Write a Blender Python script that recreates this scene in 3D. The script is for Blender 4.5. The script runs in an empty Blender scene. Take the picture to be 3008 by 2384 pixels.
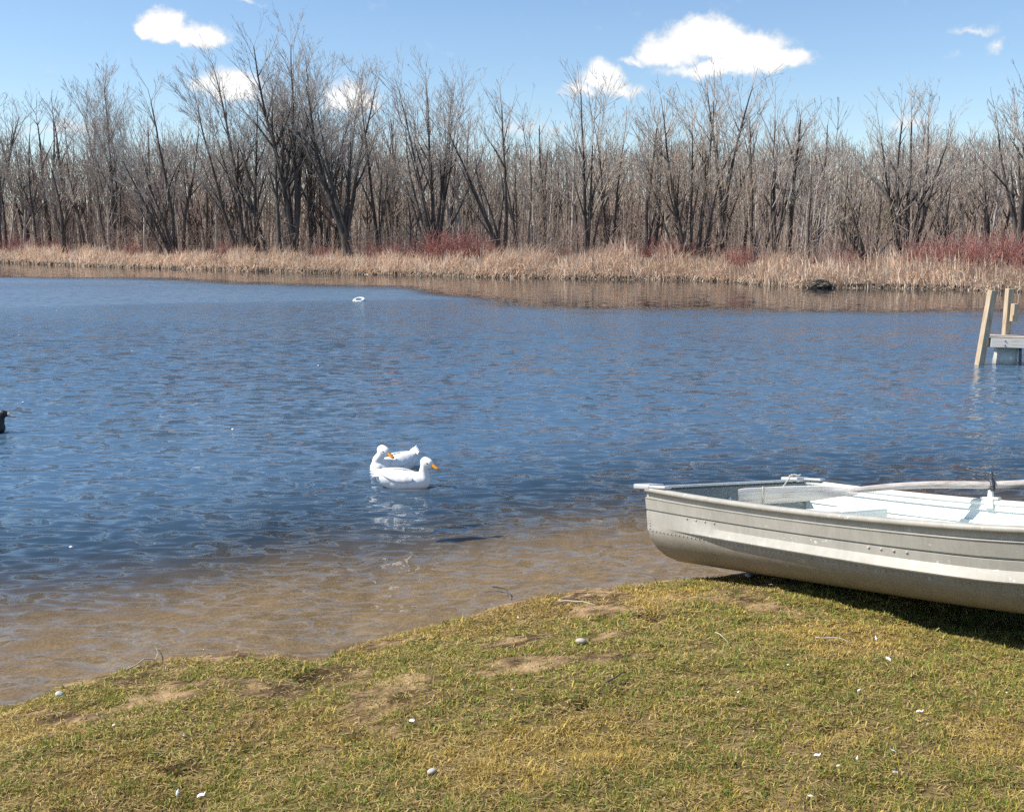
import bpy, bmesh, math, random
import numpy as np
from mathutils import Vector, Matrix

scene = bpy.context.scene
COL = scene.collection
PI = math.pi
R = math.radians

# ------------------------------------------------------------------ camera
EYE = 2.10
PITCH = 9.91
cam_data = bpy.data.cameras.new('camera')
cam_data.sensor_fit = 'HORIZONTAL'
cam_data.sensor_width = 36.0
cam_data.lens = 36.24
cam_data.clip_start = 0.05
cam_data.clip_end = 2000.0
cam = bpy.data.objects.new('camera', cam_data)
cam.location = (0, 0, EYE)
cam.rotation_euler = (R(90 - PITCH), 0, 0)
COL.objects.link(cam)
scene.camera = cam

# ------------------------------------------------------------------ light
SUN_EL = 48.0
SUN_AZ = -93.0          # degrees clockwise from +Y : the sun stands to the left, a little ahead
sun_dir = Vector((math.sin(R(SUN_AZ)) * math.cos(R(SUN_EL)), math.cos(R(SUN_AZ)) * math.cos(R(SUN_EL)), math.sin(R(SUN_EL))))
sd = bpy.data.lights.new('sun', 'SUN')
sd.energy = 4.3
sd.angle = R(0.5)
sd.color = (1.0, 0.945, 0.85)
sun = bpy.data.objects.new('sun', sd)
sun.rotation_euler = sun_dir.to_track_quat('Z', 'Y').to_euler()
COL.objects.link(sun)

scene.view_settings.view_transform = 'Standard'
scene.view_settings.look = 'None'
scene.view_settings.exposure = 0.6
scene.view_settings.gamma = 1.0
scene.view_settings.use_curve_mapping = False
scene.cycles.use_denoising = False
scene.cycles.max_bounces = 8
scene.cycles.transparent_max_bounces = 12
scene.cycles.caustics_reflective = False
scene.cycles.caustics_refractive = False
scene.cycles.sample_clamp_indirect = 6.0

world = bpy.data.worlds.new('World')
scene.world = world
world.use_nodes = True


def build_world():
    nt = world.node_tree
    nt.nodes.clear()
    N, L = nt.nodes.new, nt.links.new

    def val(x):
        return x

    def math_(op, a, b=None, c=None, clamp=False):
        n = N('ShaderNodeMath'); n.operation = op; n.use_clamp = clamp
        for i, x in enumerate((a, b, c)):
            if x is None: continue
            if isinstance(x, (int, float)): n.inputs[i].default_value = x
            else: L(x, n.inputs[i])
        return n.outputs[0]

    def noise(vec, scale, detail, rough=0.55):
        n = N('ShaderNodeTexNoise'); n.inputs['Scale'].default_value = scale
        n.inputs['Detail'].default_value = detail; n.inputs['Roughness'].default_value = rough
        L(vec, n.inputs['Vector']); return n

    out = N('ShaderNodeOutputWorld'); bg = N('ShaderNodeBackground')
    sky = N('ShaderNodeTexSky'); sky.sky_type = 'NISHITA'; sky.sun_disc = False
    sky.sun_elevation = R(SUN_EL); sky.sun_rotation = R(SUN_AZ)
    sky.altitude = 200; sky.air_density = 1.0; sky.dust_density = 0.2; sky.ozone_density = 4.0
    tc = N('ShaderNodeTexCoord'); sep = N('ShaderNodeSeparateXYZ'); L(tc.outputs['Generated'], sep.inputs[0])
    az = math_('MULTIPLY', math_('ARCTAN2', sep.outputs[0], sep.outputs[1]), 180 / PI)
    el = math_('MULTIPLY', math_('ARCSINE', sep.outputs[2]), 180 / PI)
    # billow: push the cloud outlines about with noise in direction space
    n1 = noise(tc.outputs['Generated'], 26.0, 6.0, 0.6)
    n2 = noise(tc.outputs['Generated'], 9.0, 2.0, 0.5)
    s1 = N('ShaderNodeSeparateColor'); L(n1.outputs['Color'], s1.inputs[0])
    s2 = N('ShaderNodeSeparateColor'); L(n2.outputs['Color'], s2.inputs[0])
    az2 = math_('ADD', az, math_('ADD', math_('MULTIPLY', math_('SUBTRACT', s1.outputs[0], 0.5), 3.0), math_('MULTIPLY', math_('SUBTRACT', s2.outputs[0], 0.5), 1.6)))
    el2 = math_('ADD', el, math_('ADD', math_('MULTIPLY', math_('SUBTRACT', s1.outputs[1], 0.5), 2.0), math_('MULTIPLY', math_('SUBTRACT', s2.outputs[1], 0.5), 0.6)))
    # (azimuth, elevation, half width, half height, weight) in degrees
    clouds = [
        (-17.9, 9.7, 0.95, 0.9, 1.0), (-17.1, 9.25, 1.3, 0.6, 1.0), (-16.2, 9.25, 0.95, 0.7, 0.9), (-18.6, 9.5, 0.65, 0.5, 0.9),
        (10.0, 9.45, 2.1, 1.05, 1.0), (12.2, 8.9, 2.2, 0.95, 1.0), (13.9, 8.3, 1.7, 0.65, 1.0), (8.6, 8.9, 1.4, 0.8, 0.9), (11.2, 8.1, 3.2, 0.5, 0.8), (7.0, 8.5, 1.2, 0.28, 0.5),
        (4.9, 7.6, 1.2, 0.75, 0.95), (3.6, 7.0, 1.3, 0.5, 0.6), (6.0, 7.1, 1.3, 0.5, 0.6),
        (23.0, 9.4, 1.1, 0.35, 0.42), (24.1, 8.8, 0.6, 0.6, 0.36), (22.2, 7.9, 0.7, 0.3, 0.25),
        (-14.9, 7.0, 1.8, 0.8, 0.8), (-8.5, 6.6, 1.6, 0.8, 0.7), (20.5, 5.1, 2.0, 0.5, 0.42),
        (-15.4, 11.4, 1.2, 0.28, 0.4), (-13.8, 11.2, 0.6, 0.25, 0.4), (-22.5, 4.6, 2.4, 0.5, 0.35), (0.5, 5.0, 2.6, 0.5, 0.3),
        (-12.5, 25, 6.5, 3.2, 0.9), (-34, 8.5, 3.4, 1.3, 0.9), (-47, 11.5, 4.5, 1.7, 0.9), (33, 8.2, 3.0, 1.0, 0.9), (44, 12.5, 4.5, 1.6, 0.9),
    ]
    dens = None
    for a, e, w, h, k in clouds:
        dx = math_('DIVIDE', math_('SUBTRACT', az2, a), w * 1.15)
        dy = math_('DIVIDE', math_('SUBTRACT', el2, e), h * 1.15)
        # flat bottoms: squash the lower half
        low = math_('LESS_THAN', dy, 0.0)
        dy = math_('MULTIPLY', dy, math_('ADD', 1.0, math_('MULTIPLY', low, 0.45)))
        r2 = math_('ADD', math_('MULTIPLY', dx, dx), math_('MULTIPLY', dy, dy))
        b = math_('MULTIPLY', math_('SUBTRACT', 1.25, math_('SQRT', r2)), k)
        dens = b if dens is None else math_('SMOOTH_MAX', dens, b, 0.12)
    # fair-weather clouds higher up and all round the sky
    mapn = N('ShaderNodeVectorMath'); mapn.operation = 'MULTIPLY'; mapn.inputs[1].default_value = (1, 1, 1.9)
    L(tc.outputs['Generated'], mapn.inputs[0])
    n3 = noise(mapn.outputs[0], 2.6, 7.0, 0.55)
    far = N('ShaderNodeMapRange'); far.inputs[1].default_value = 13; far.inputs[2].default_value = 24; far.interpolation_type = 'SMOOTHSTEP'
    L(el, far.inputs[0])
    hi = math_('MULTIPLY', math_('MULTIPLY', math_('SUBTRACT', n3.outputs['Fac'], 0.60), 4.2), far.outputs[0])
    dens = math_('MAXIMUM', dens, hi)
    n4 = noise(tc.outputs['Generated'], 60.0, 5.0, 0.65)
    dens = math_('ADD', dens, math_('MULTIPLY', math_('SUBTRACT', n4.outputs['Fac'], 0.5), 0.85))
    cov = N('ShaderNodeMapRange'); cov.interpolation_type = 'SMOOTHSTEP'
    cov.inputs[1].default_value = 0.06; cov.inputs[2].default_value = 0.62
    L(dens, cov.inputs[0])
    # shade inside a cloud follows its thickness
    thick = N('ShaderNodeMapRange'); thick.inputs[1].default_value = 0.15; thick.inputs[2].default_value = 0.9
    thick.inputs[3].default_value = 0.74; thick.inputs[4].default_value = 1.0; L(dens, thick.inputs[0])
    skym = N('ShaderNodeVectorMath'); skym.operation = 'SCALE'; skym.inputs['Scale'].default_value = 1.0
    L(sky.outputs[0], skym.inputs[0])
    cc = N('ShaderNodeVectorMath'); cc.operation = 'SCALE'; cc.inputs[0].default_value = (7.3, 7.4, 7.5)
    L(thick.outputs[0], cc.inputs['Scale'])
    mix = N('ShaderNodeMix'); mix.data_type = 'RGBA'
    L(cov.outputs[0], mix.inputs[0]); L(skym.outputs[0], mix.inputs[6]); L(cc.outputs[0], mix.inputs[7])
    L(mix.outputs[2], bg.inputs['Color'])
    bg.inputs['Strength'].default_value = 0.104
    L(bg.outputs[0], out.inputs['Surface'])


build_world()

# ------------------------------------------------------------------ helpers
RNG = np.random.default_rng(7)


def tag(o, label=None, cat=None, group=None, kind=None):
    if label: o['label'] = label
    if cat: o['category'] = cat
    if group: o['group'] = group
    if kind: o['kind'] = kind
    return o


def empty(name, loc=(0, 0, 0), rz=0.0):
    o = bpy.data.objects.new(name, None)
    o.empty_display_size = 0.2
    o.location = loc
    o.rotation_euler = (0, 0, rz)
    COL.objects.link(o)
    return o


def link(name, me, mat=None, parent=None, smooth=False):
    o = bpy.data.objects.new(name, me)
    if mat is not None and not me.materials:
        me.materials.append(mat)
    if smooth:
        me.polygons.foreach_set('use_smooth', np.ones(len(me.polygons), bool))
    COL.objects.link(o)
    if parent is not None: o.parent = parent
    return o


def mesh_np(name, V, F, cols=None, floats=None):
    """V (n,3), F list of arrays of shape (m,k)"""
    me = bpy.data.meshes.new(name)
    V = np.asarray(V, np.float32)
    if not isinstance(F, (list, tuple)): F = [F]
    F = [np.asarray(f, np.int32) for f in F if len(f)]
    loops = np.concatenate([f.ravel() for f in F])
    tot = np.concatenate([np.full(len(f), f.shape[1], np.int32) for f in F])
    start = np.concatenate([[0], np.cumsum(tot)[:-1]]).astype(np.int32)
    me.vertices.add(len(V)); me.vertices.foreach_set('co', V.ravel())
    me.loops.add(len(loops)); me.loops.foreach_set('vertex_index', loops)
    me.polygons.add(len(tot)); me.polygons.foreach_set('loop_start', start)
    try: me.polygons.foreach_set('loop_total', tot)
    except Exception: pass
    me.update(calc_edges=True)
    if cols is not None:
        a = me.color_attributes.new('tint', 'FLOAT_COLOR', 'POINT')
        c = np.ones((len(V), 4), np.float32); c[:, :3] = cols
        a.data.foreach_set('color', c.ravel())
    if floats:
        for k, v in floats.items():
            a = me.attributes.new(k, 'FLOAT', 'POINT')
            a.data.foreach_set('value', np.asarray(v, np.float32))
    return me


def mesh_bm(name, bm):
    me = bpy.data.meshes.new(name)
    bmesh.ops.recalc_face_normals(bm, faces=bm.faces)
    bm.to_mesh(me); bm.free()
    return me


def bm_box(bm, c, s, rot=None, bevel=0.0):
    """box with centre c and full size s"""
    m = Matrix.Translation(c) @ (rot.to_4x4() if rot is not None else Matrix.Identity(4)) @ Matrix.Diagonal((s[0], s[1], s[2], 1))
    r = bmesh.ops.create_cube(bm, size=1.0, matrix=m)
    if bevel:
        es = list({e for v in r['verts'] for e in v.link_edges})
        bmesh.ops.bevel(bm, geom=es, offset=bevel, segments=2, affect='EDGES', profile=0.6)


def tube_np(P, rad, sides=8, cap=True):
    """tube through the points P with radii rad -> V, quads"""
    P = np.asarray(P, float); n = len(P)
    rad = np.broadcast_to(np.asarray(rad, float), (n,))
    T = np.gradient(P, axis=0); T /= np.linalg.norm(T, axis=1)[:, None] + 1e-9
    up = np.array([0, 0, 1.0]) if abs(T[0][2]) < 0.9 else np.array([1.0, 0, 0])
    V = []
    a = np.linspace(0, 2 * PI, sides, endpoint=False)
    u = np.cross(up, T[0]); u /= np.linalg.norm(u)
    for i in range(n):
        u = u - T[i] * np.dot(u, T[i]); u /= np.linalg.norm(u) + 1e-9
        w = np.cross(T[i], u)
        V.append(P[i] + rad[i] * (np.cos(a)[:, None] * u + np.sin(a)[:, None] * w))
    V = np.concatenate(V)
    F = []
    for i in range(n - 1):
        for j in range(sides):
            k = (j + 1) % sides
            F.append((i * sides + j, i * sides + k, (i + 1) * sides + k, (i + 1) * sides + j))
    if cap:
        V = np.concatenate([V, P[:1], P[-1:]])
        b, e = n * sides, n * sides + 1
        for j in range(sides):
            k = (j + 1) % sides
            F.append((j, b, k, k)); F.append(((n - 1) * sides + k, e, (n - 1) * sides + j, (n - 1) * sides + j))
    Q = [f for f in F if f[2] != f[3]]
    T3 = [f[:3] for f in F if f[2] == f[3]]
    return V, Q, T3


def tube_obj(name, P, rad, mat, parent=None, sides=8):
    V, Q, T3 = tube_np(P, rad, sides)
    me = mesh_np(name, V, [np.array(Q)] + ([np.array(T3)] if T3 else []))
    return link(name, me, mat, parent, True)


def _hash(ix, iy, seed):
    h = (ix * 374761393 + iy * 668265263 + seed * 974634777) & 0x7fffffff
    h = ((h ^ (h >> 13)) * 1274126177) & 0x7fffffff
    return ((h ^ (h >> 16)) & 0xffff) / 65535.0


def vnoise(x, y, seed=0):
    x = np.asarray(x, float); y = np.asarray(y, float)
    ix = np.floor(x).astype(np.int64); iy = np.floor(y).astype(np.int64)
    fx = x - ix; fy = y - iy
    fx = fx * fx * (3 - 2 * fx); fy = fy * fy * (3 - 2 * fy)
    a = _hash(ix, iy, seed); b = _hash(ix + 1, iy, seed); c = _hash(ix, iy + 1, seed); d = _hash(ix + 1, iy + 1, seed)
    return (a * (1 - fx) + b * fx) * (1 - fy) + (c * (1 - fx) + d * fx) * fy


def fbm(x, y, seed=0, oct=4):
    s = 0.0; a = 0.5; t = 0.0
    for i in range(oct):
        s = s + a * vnoise(x * 2 ** i, y * 2 ** i, seed + i * 17); t += a; a *= 0.5
    return s / t


def sstep(x, a, b):
    t = np.clip((np.asarray(x, float) - a) / (b - a), 0, 1)
    return t * t * (3 - 2 * t)


# ------------------------------------------------------------------ materials
def new_mat(name):
    m = bpy.data.materials.new(name); m.use_nodes = True
    nt = m.node_tree
    return m, nt, nt.nodes.get('Principled BSDF')


def ramp(nt, fac, stops):
    r = nt.nodes.new('ShaderNodeValToRGB')
    el = r.color_ramp.elements
    while len(el) < len(stops): el.new(0.5)
    for e, (p, c) in zip(el, stops):
        e.position = p; e.color = (*c, 1)
    nt.links.new(fac, r.inputs[0])
    return r.outputs[0]


def tex_noise(nt, scale, detail=4, rough=0.55, stretch=None, coord='Object'):
    tc = nt.nodes.new('ShaderNodeTexCoord')
    v = tc.outputs[coord]
    if stretch:
        mp = nt.nodes.new('ShaderNodeMapping'); mp.inputs['Scale'].default_value = stretch
        nt.links.new(v, mp.inputs[0]); v = mp.outputs[0]
    n = nt.nodes.new('ShaderNodeTexNoise')
    n.inputs['Scale'].default_value = scale; n.inputs['Detail'].default_value = detail; n.inputs['Roughness'].default_value = rough
    nt.links.new(v, n.inputs['Vector'])
    return n.outputs['Fac']


def bump(nt, b, h, strength, dist):
    n = nt.nodes.new('ShaderNodeBump'); n.inputs['Strength'].default_value = strength; n.inputs['Distance'].default_value = dist
    nt.links.new(h, n.inputs['Height']); nt.links.new(n.outputs[0], b.inputs['Normal'])


def noisy_mat(name, stops, scale, rough=0.8, detail=5, stretch=None, bump_s=0.0, bump_d=0.01, metal=0.0, spec=0.5, bscale=None):
    m, nt, b = new_mat(name)
    f = tex_noise(nt, scale, detail, 0.6, stretch)
    nt.links.new(ramp(nt, f, stops), b.inputs['Base Color'])
    b.inputs['Roughness'].default_value = rough; b.inputs['Metallic'].default_value = metal
    b.inputs['Specular IOR Level'].default_value = spec
    if bump_s: bump(nt, b, tex_noise(nt, bscale or scale * 2, 4, 0.6, stretch), bump_s, bump_d)
    return m


def tint_mat(name, rough=0.8, spec=0.3, translucent=0.0):
    m, nt, b = new_mat(name)
    a = nt.nodes.new('ShaderNodeAttribute'); a.attribute_name = 'tint'
    nt.links.new(a.outputs['Color'], b.inputs['Base Color'])
    b.inputs['Roughness'].default_value = rough; b.inputs['Specular IOR Level'].default_value = spec
    if translucent:
        t = nt.nodes.new('ShaderNodeBsdfTranslucent'); nt.links.new(a.outputs['Color'], t.inputs[0])
        mx = nt.nodes.new('ShaderNodeMixShader'); mx.inputs[0].default_value = translucent
        nt.links.new(b.outputs[0], mx.inputs[1]); nt.links.new(t.outputs[0], mx.inputs[2])
        nt.links.new(mx.outputs[0], nt.nodes['Material Output'].inputs[0])
    return m


M = {}
M['bark'] = noisy_mat('bark', [(0.3, (0.05, 0.043, 0.038)), (0.7, (0.17, 0.147, 0.13))], 6, 0.95, 5, (1, 1, 0.25), 0.6, 0.03, spec=0.1)
M['twig'] = noisy_mat('twig', [(0.3, (0.37, 0.325, 0.285)), (0.7, (0.55, 0.49, 0.435))], 1.5, 0.9, 3, spec=0.15)
M['twig_warm'] = noisy_mat('twig_warm', [(0.3, (0.42, 0.33, 0.26)), (0.7, (0.60, 0.49, 0.39))], 1.5, 0.9, 3, spec=0.15)
M['wood_twig'] = noisy_mat('wood_twig', [(0.3, (0.22, 0.185, 0.155)), (0.7, (0.38, 0.325, 0.275))], 1.5, 0.9, 3, spec=0.15)
M['pale_bark'] = noisy_mat('pale_bark', [(0.3, (0.34, 0.29, 0.23)), (0.7, (0.55, 0.49, 0.41))], 5, 0.85, 4, spec=0.2)
M['olive_twig'] = noisy_mat('olive_twig', [(0.3, (0.24, 0.205, 0.13)), (0.7, (0.38, 0.33, 0.22))], 1.5, 0.9, 3, spec=0.15)
M['red_twig'] = noisy_mat('red_twig', [(0.3, (0.31, 0.115, 0.105)), (0.7, (0.47, 0.22, 0.19))], 2.0, 0.7, 3, spec=0.3)
M['brush_twig'] = noisy_mat('brush_twig', [(0.3, (0.34, 0.25, 0.21)), (0.7, (0.50, 0.39, 0.33))], 1.0, 0.9, 3, spec=0.1)
M['blade'] = tint_mat('blade', 0.75, 0.25, 0.25)
M['straw'] = tint_mat('straw', 0.8, 0.2, 0.35)
M['white_feather'] = noisy_mat('white_feather', [(0.3, (0.84, 0.83, 0.81)), (0.7, (0.91, 0.90, 0.88))], 30, 0.7, 4, None, 0.25, 0.004, spec=0.3)
M['bill'] = noisy_mat('bill', [(0.3, (0.78, 0.27, 0.02)), (0.7, (0.85, 0.36, 0.04))], 30, 0.45, 3)
M['eye'] = noisy_mat('eye', [(0.3, (0.01, 0.01, 0.015)), (0.7, (0.02, 0.02, 0.03))], 30, 0.15, 2)
M['black_feather'] = noisy_mat('black_feather', [(0.3, (0.010, 0.010, 0.012)), (0.7, (0.022, 0.022, 0.026))], 30, 0.55, 3)
M['pale_bill'] = noisy_mat('pale_bill', [(0.3, (0.40, 0.33, 0.28)), (0.7, (0.55, 0.47, 0.42))], 30, 0.5, 3)
M['dark_metal'] = noisy_mat('dark_metal', [(0.3, (0.06, 0.065, 0.075)), (0.7, (0.14, 0.15, 0.165))], 40, 0.45, 4, metal=0.7)
M['aluminium'] = noisy_mat('aluminium', [(0.3, (0.50, 0.51, 0.51)), (0.7, (0.66, 0.67, 0.67))], 25, 0.5, 4, metal=0.55)
M['white_paint'] = noisy_mat('white_paint', [(0.3, (0.66, 0.66, 0.60)), (0.7, (0.78, 0.78, 0.72))], 25, 0.55, 4)
M['rope'] = noisy_mat('rope', [(0.3, (0.42, 0.39, 0.33)), (0.7, (0.62, 0.58, 0.50))], 120, 0.9, 4, None, 0.6, 0.002)
M['old_wood'] = noisy_mat('old_wood', [(0.28, (0.12, 0.10, 0.09)), (0.42, (0.42, 0.37, 0.33)), (0.7, (0.66, 0.61, 0.56))], 9, 0.85, 8, (14, 14, 1.2), 0.5, 0.003)
M['blade_wood'] = noisy_mat('blade_wood', [(0.30, (0.20, 0.165, 0.14)), (0.40, (0.58, 0.53, 0.48)), (0.7, (0.76, 0.72, 0.67))], 7, 0.85, 8, (11, 11, 0.7), 0.6, 0.004)
M['post_wood'] = noisy_mat('post_wood', [(0.30, (0.34, 0.24, 0.14)), (0.5, (0.52, 0.40, 0.27)), (0.75, (0.64, 0.53, 0.39))], 5, 0.8, 6, (9, 9, 0.8), 0.3, 0.004)
M['grey_wood'] = noisy_mat('grey_wood', [(0.30, (0.34, 0.275, 0.215)), (0.5, (0.58, 0.495, 0.41)), (0.75, (0.70, 0.61, 0.52))], 6, 0.85, 6, (0.8, 9, 9), 0.3, 0.004)
M['pale_wood'] = noisy_mat('pale_wood', [(0.30, (0.58, 0.49, 0.40)), (0.5, (0.78, 0.70, 0.61)), (0.75, (0.86, 0.80, 0.72))], 6, 0.85, 6, (0.8, 9, 9), 0.3, 0.004)
M['float_plastic'] = noisy_mat('float_plastic', [(0.3, (0.46, 0.45, 0.39)), (0.7, (0.60, 0.58, 0.51))], 6, 0.35, 4)
M['dark_soil'] = noisy_mat('dark_soil', [(0.3, (0.018, 0.013, 0.009)), (0.7, (0.055, 0.040, 0.027))], 3, 0.95, 5, None, 0.8, 0.05)
M['stone'] = noisy_mat('stone', [(0.3, (0.42, 0.385, 0.34)), (0.7, (0.60, 0.56, 0.50))], 40, 0.8, 4, None, 0.4, 0.004)
M['foam_ring'] = noisy_mat('foam_ring', [(0.3, (0.66, 0.70, 0.66)), (0.7, (0.80, 0.83, 0.79))], 12, 0.5, 3)
M['yellow_foam'] = noisy_mat('yellow_foam', [(0.3, (0.72, 0.62, 0.34)), (0.7, (0.80, 0.72, 0.45))], 12, 0.5, 3)


def paint_mat(name, base, worn, rough=0.42, scuff=0.62):
    """old boat paint: slight tone drift, chips that show the metal, faint streaks"""
    m, nt, b = new_mat(name)
    f1 = tex_noise(nt, 2.5, 5, 0.6, (1, 1, 1))
    f2 = tex_noise(nt, 38, 3, 0.5)
    f3 = tex_noise(nt, 9, 6, 0.65, (0.35, 1, 3))
    c1 = ramp(nt, f1, [(0.3, tuple(x * 0.90 for x in base)), (0.7, tuple(min(1, x * 1.06) for x in base))])
    mx = nt.nodes.new('ShaderNodeMix'); mx.data_type = 'RGBA'
    nt.links.new(c1, mx.inputs[6]); mx.inputs[7].default_value = (*worn, 1)
    mul = nt.nodes.new('ShaderNodeMath'); mul.operation = 'MULTIPLY'
    g1 = ramp(nt, f2, [(scuff, (0, 0, 0)), (scuff + 0.03, (1, 1, 1))])
    g2 = ramp(nt, f3, [(0.52, (0, 0, 0)), (0.66, (1, 1, 1))])
    nt.links.new(g1, mul.inputs[0]); nt.links.new(g2, mul.inputs[1]); nt.links.new(mul.outputs[0], mx.inputs[0])
    nt.links.new(mx.outputs[2], b.inputs['Base Color'])
    rr = nt.nodes.new('ShaderNodeMapRange'); rr.inputs[3].default_value = rough - 0.08; rr.inputs[4].default_value = rough + 0.2
    nt.links.new(f3, rr.inputs[0]); nt.links.new(rr.outputs[0], b.inputs['Roughness'])
    bump(nt, b, f1, 0.15, 0.02)
    return m


def grime(m, z0, z1, dirt, amount):
    """brown water stain that runs along the bottom of the hull"""
    nt = m.node_tree; b = nt.nodes['Principled BSDF']
    src = b.inputs['Base Color'].links[0].from_socket
    tc = nt.nodes.new('ShaderNodeTexCoord'); sp = nt.nodes.new('ShaderNodeSeparateXYZ'); nt.links.new(tc.outputs['Object'], sp.inputs[0])
    f = tex_noise(nt, 5, 6, 0.7, (0.5, 1, 2))
    ad = nt.nodes.new('ShaderNodeMath'); ad.operation = 'MULTIPLY_ADD'; nt.links.new(f, ad.inputs[0]); ad.inputs[1].default_value = 0.16; nt.links.new(sp.outputs[2], ad.inputs[2])
    mr = nt.nodes.new('ShaderNodeMapRange'); mr.interpolation_type = 'SMOOTHSTEP'
    mr.inputs[1].default_value = z1 + 0.08; mr.inputs[2].default_value = z0 + 0.08; mr.inputs[3].default_value = 0.0; mr.inputs[4].default_value = amount
    nt.links.new(ad.outputs[0], mr.inputs[0])
    mx = nt.nodes.new('ShaderNodeMix'); mx.data_type = 'RGBA'; nt.links.new(mr.outputs[0], mx.inputs[0]); nt.links.new(src, mx.inputs[6]); mx.inputs[7].default_value = (*dirt, 1)
    # vertical streaks and rubbed patches over the whole side
    g = tex_noise(nt, 7, 6, 0.7, (2.2, 2.2, 0.45))
    r = ramp(nt, g, [(0.35, (0.90, 0.895, 0.88)), (0.6, (1.06, 1.06, 1.06))])
    ml = nt.nodes.new('ShaderNodeMix'); ml.data_type = 'RGBA'; ml.blend_type = 'MULTIPLY'; ml.inputs[0].default_value = 1.0
    nt.links.new(mx.outputs[2], ml.inputs[6]); nt.links.new(r, ml.inputs[7])
    nt.links.new(ml.outputs[2], b.inputs['Base Color'])


M['hull_paint'] = paint_mat('hull_paint', (0.375, 0.355, 0.31), (0.64, 0.63, 0.60))
grime(M['hull_paint'], 0.10, 0.24, (0.20, 0.155, 0.10), 0.6)
M['mint_paint'] = paint_mat('mint_paint', (0.72, 0.765, 0.735), (0.58, 0.59, 0.57), 0.5, 0.66)
M['shaded_mint_paint'] = paint_mat('shaded_mint_paint', (0.17, 0.20, 0.205), (0.36, 0.34, 0.30), 0.5, 0.56)  # mint of the transom's inner face, darkened to hold its shade; chips are wear

#--TERRAIN-BEGIN
# ------------------------------------------------------------------ near bank: shore line and height
SHORE = np.array([(-160, -60), (-60, -18), (-20, -2.0), (-10, 1.6), (-6.0, 3.05), (-4.0, 3.65), (-2.9, 4.02), (-2.45, 4.17), (-2.23, 4.22), (-2.11, 4.29), (-2.03, 4.40), (-1.956, 4.50),
                  (-1.853, 4.58), (-1.71, 4.68), (-1.527, 4.76), (-1.356, 4.81), (-1.21, 4.795), (-1.06, 4.75), (-0.89, 4.72), (-0.80, 4.85),
                  (-0.673, 4.97), (-0.49, 5.10), (-0.25, 5.27), (-0.047, 5.44), (0.194, 5.57), (0.473, 5.70), (0.70, 5.78), (0.966, 5.86),
                  (1.20, 5.91), (1.50, 5.97), (2.0, 6.05), (3.0, 6.2), (4.5, 6.3), (7, 6.0), (12, 5.0), (25, 2), (60, -8), (160, -40)])


def shore_y(x):
    return np.interp(x, SHORE[:, 0], SHORE[:, 1])


DIVOTS = [(0.127, 3.55, 0.035, 0.06), (0.257, 3.50, 0.03, 0.05), (0.045, 3.55, 0.035, 0.04), (-1.10, 3.14, 0.06, 0.06), (-0.89, 4.32, 0.08, 0.05), (-0.81, 4.97, 0.06, 0.05), (0.67, 4.71, 0.07, 0.04), (-0.55, 3.35, 0.03, 0.03), (1.05, 3.2, 0.03, 0.03), (2.45, 4.60, 0.65, 0.12)]


def land_h(x, y):
    """height of the lawn and of the lake bed beside it (water level = 0)"""
    x = np.asarray(x, float); y = np.asarray(y, float)
    wob = 0.10 * (fbm(x * 3.1, y * 3.1, 5, 3) - 0.5) + 0.07 * (fbm(x * 11.0, y * 11.0, 6, 3) - 0.5)
    s = shore_y(x) + wob - y
    up = 0.035 * sstep(s, 0.0, 0.05) + 0.585 * (1 - np.exp(-np.clip(s, 0, None) / 2.3))
    up = up + 0.05 * (fbm(x * 1.3, y * 1.3, 11, 3) - 0.5) * sstep(s, 0.1, 0.8) + 0.034 * (fbm(x * 9, y * 9, 3, 3) - 0.5) * sstep(s, 0.02, 0.2)
    dn = -0.15 * np.clip(-s, 0, 3.2) - 0.10 * np.clip(-s - 3.2, 0, 12) + 0.02 * (fbm(x * 6, y * 6, 9, 3) - 0.5)
    h = np.where(s > 0, up, np.minimum(dn, -0.004))
    for a, b, r, d in DIVOTS:
        h = h - d * np.exp(-((x - a) ** 2 + (y - b) ** 2) / (r * r))
    return h
#--TERRAIN-END


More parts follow.
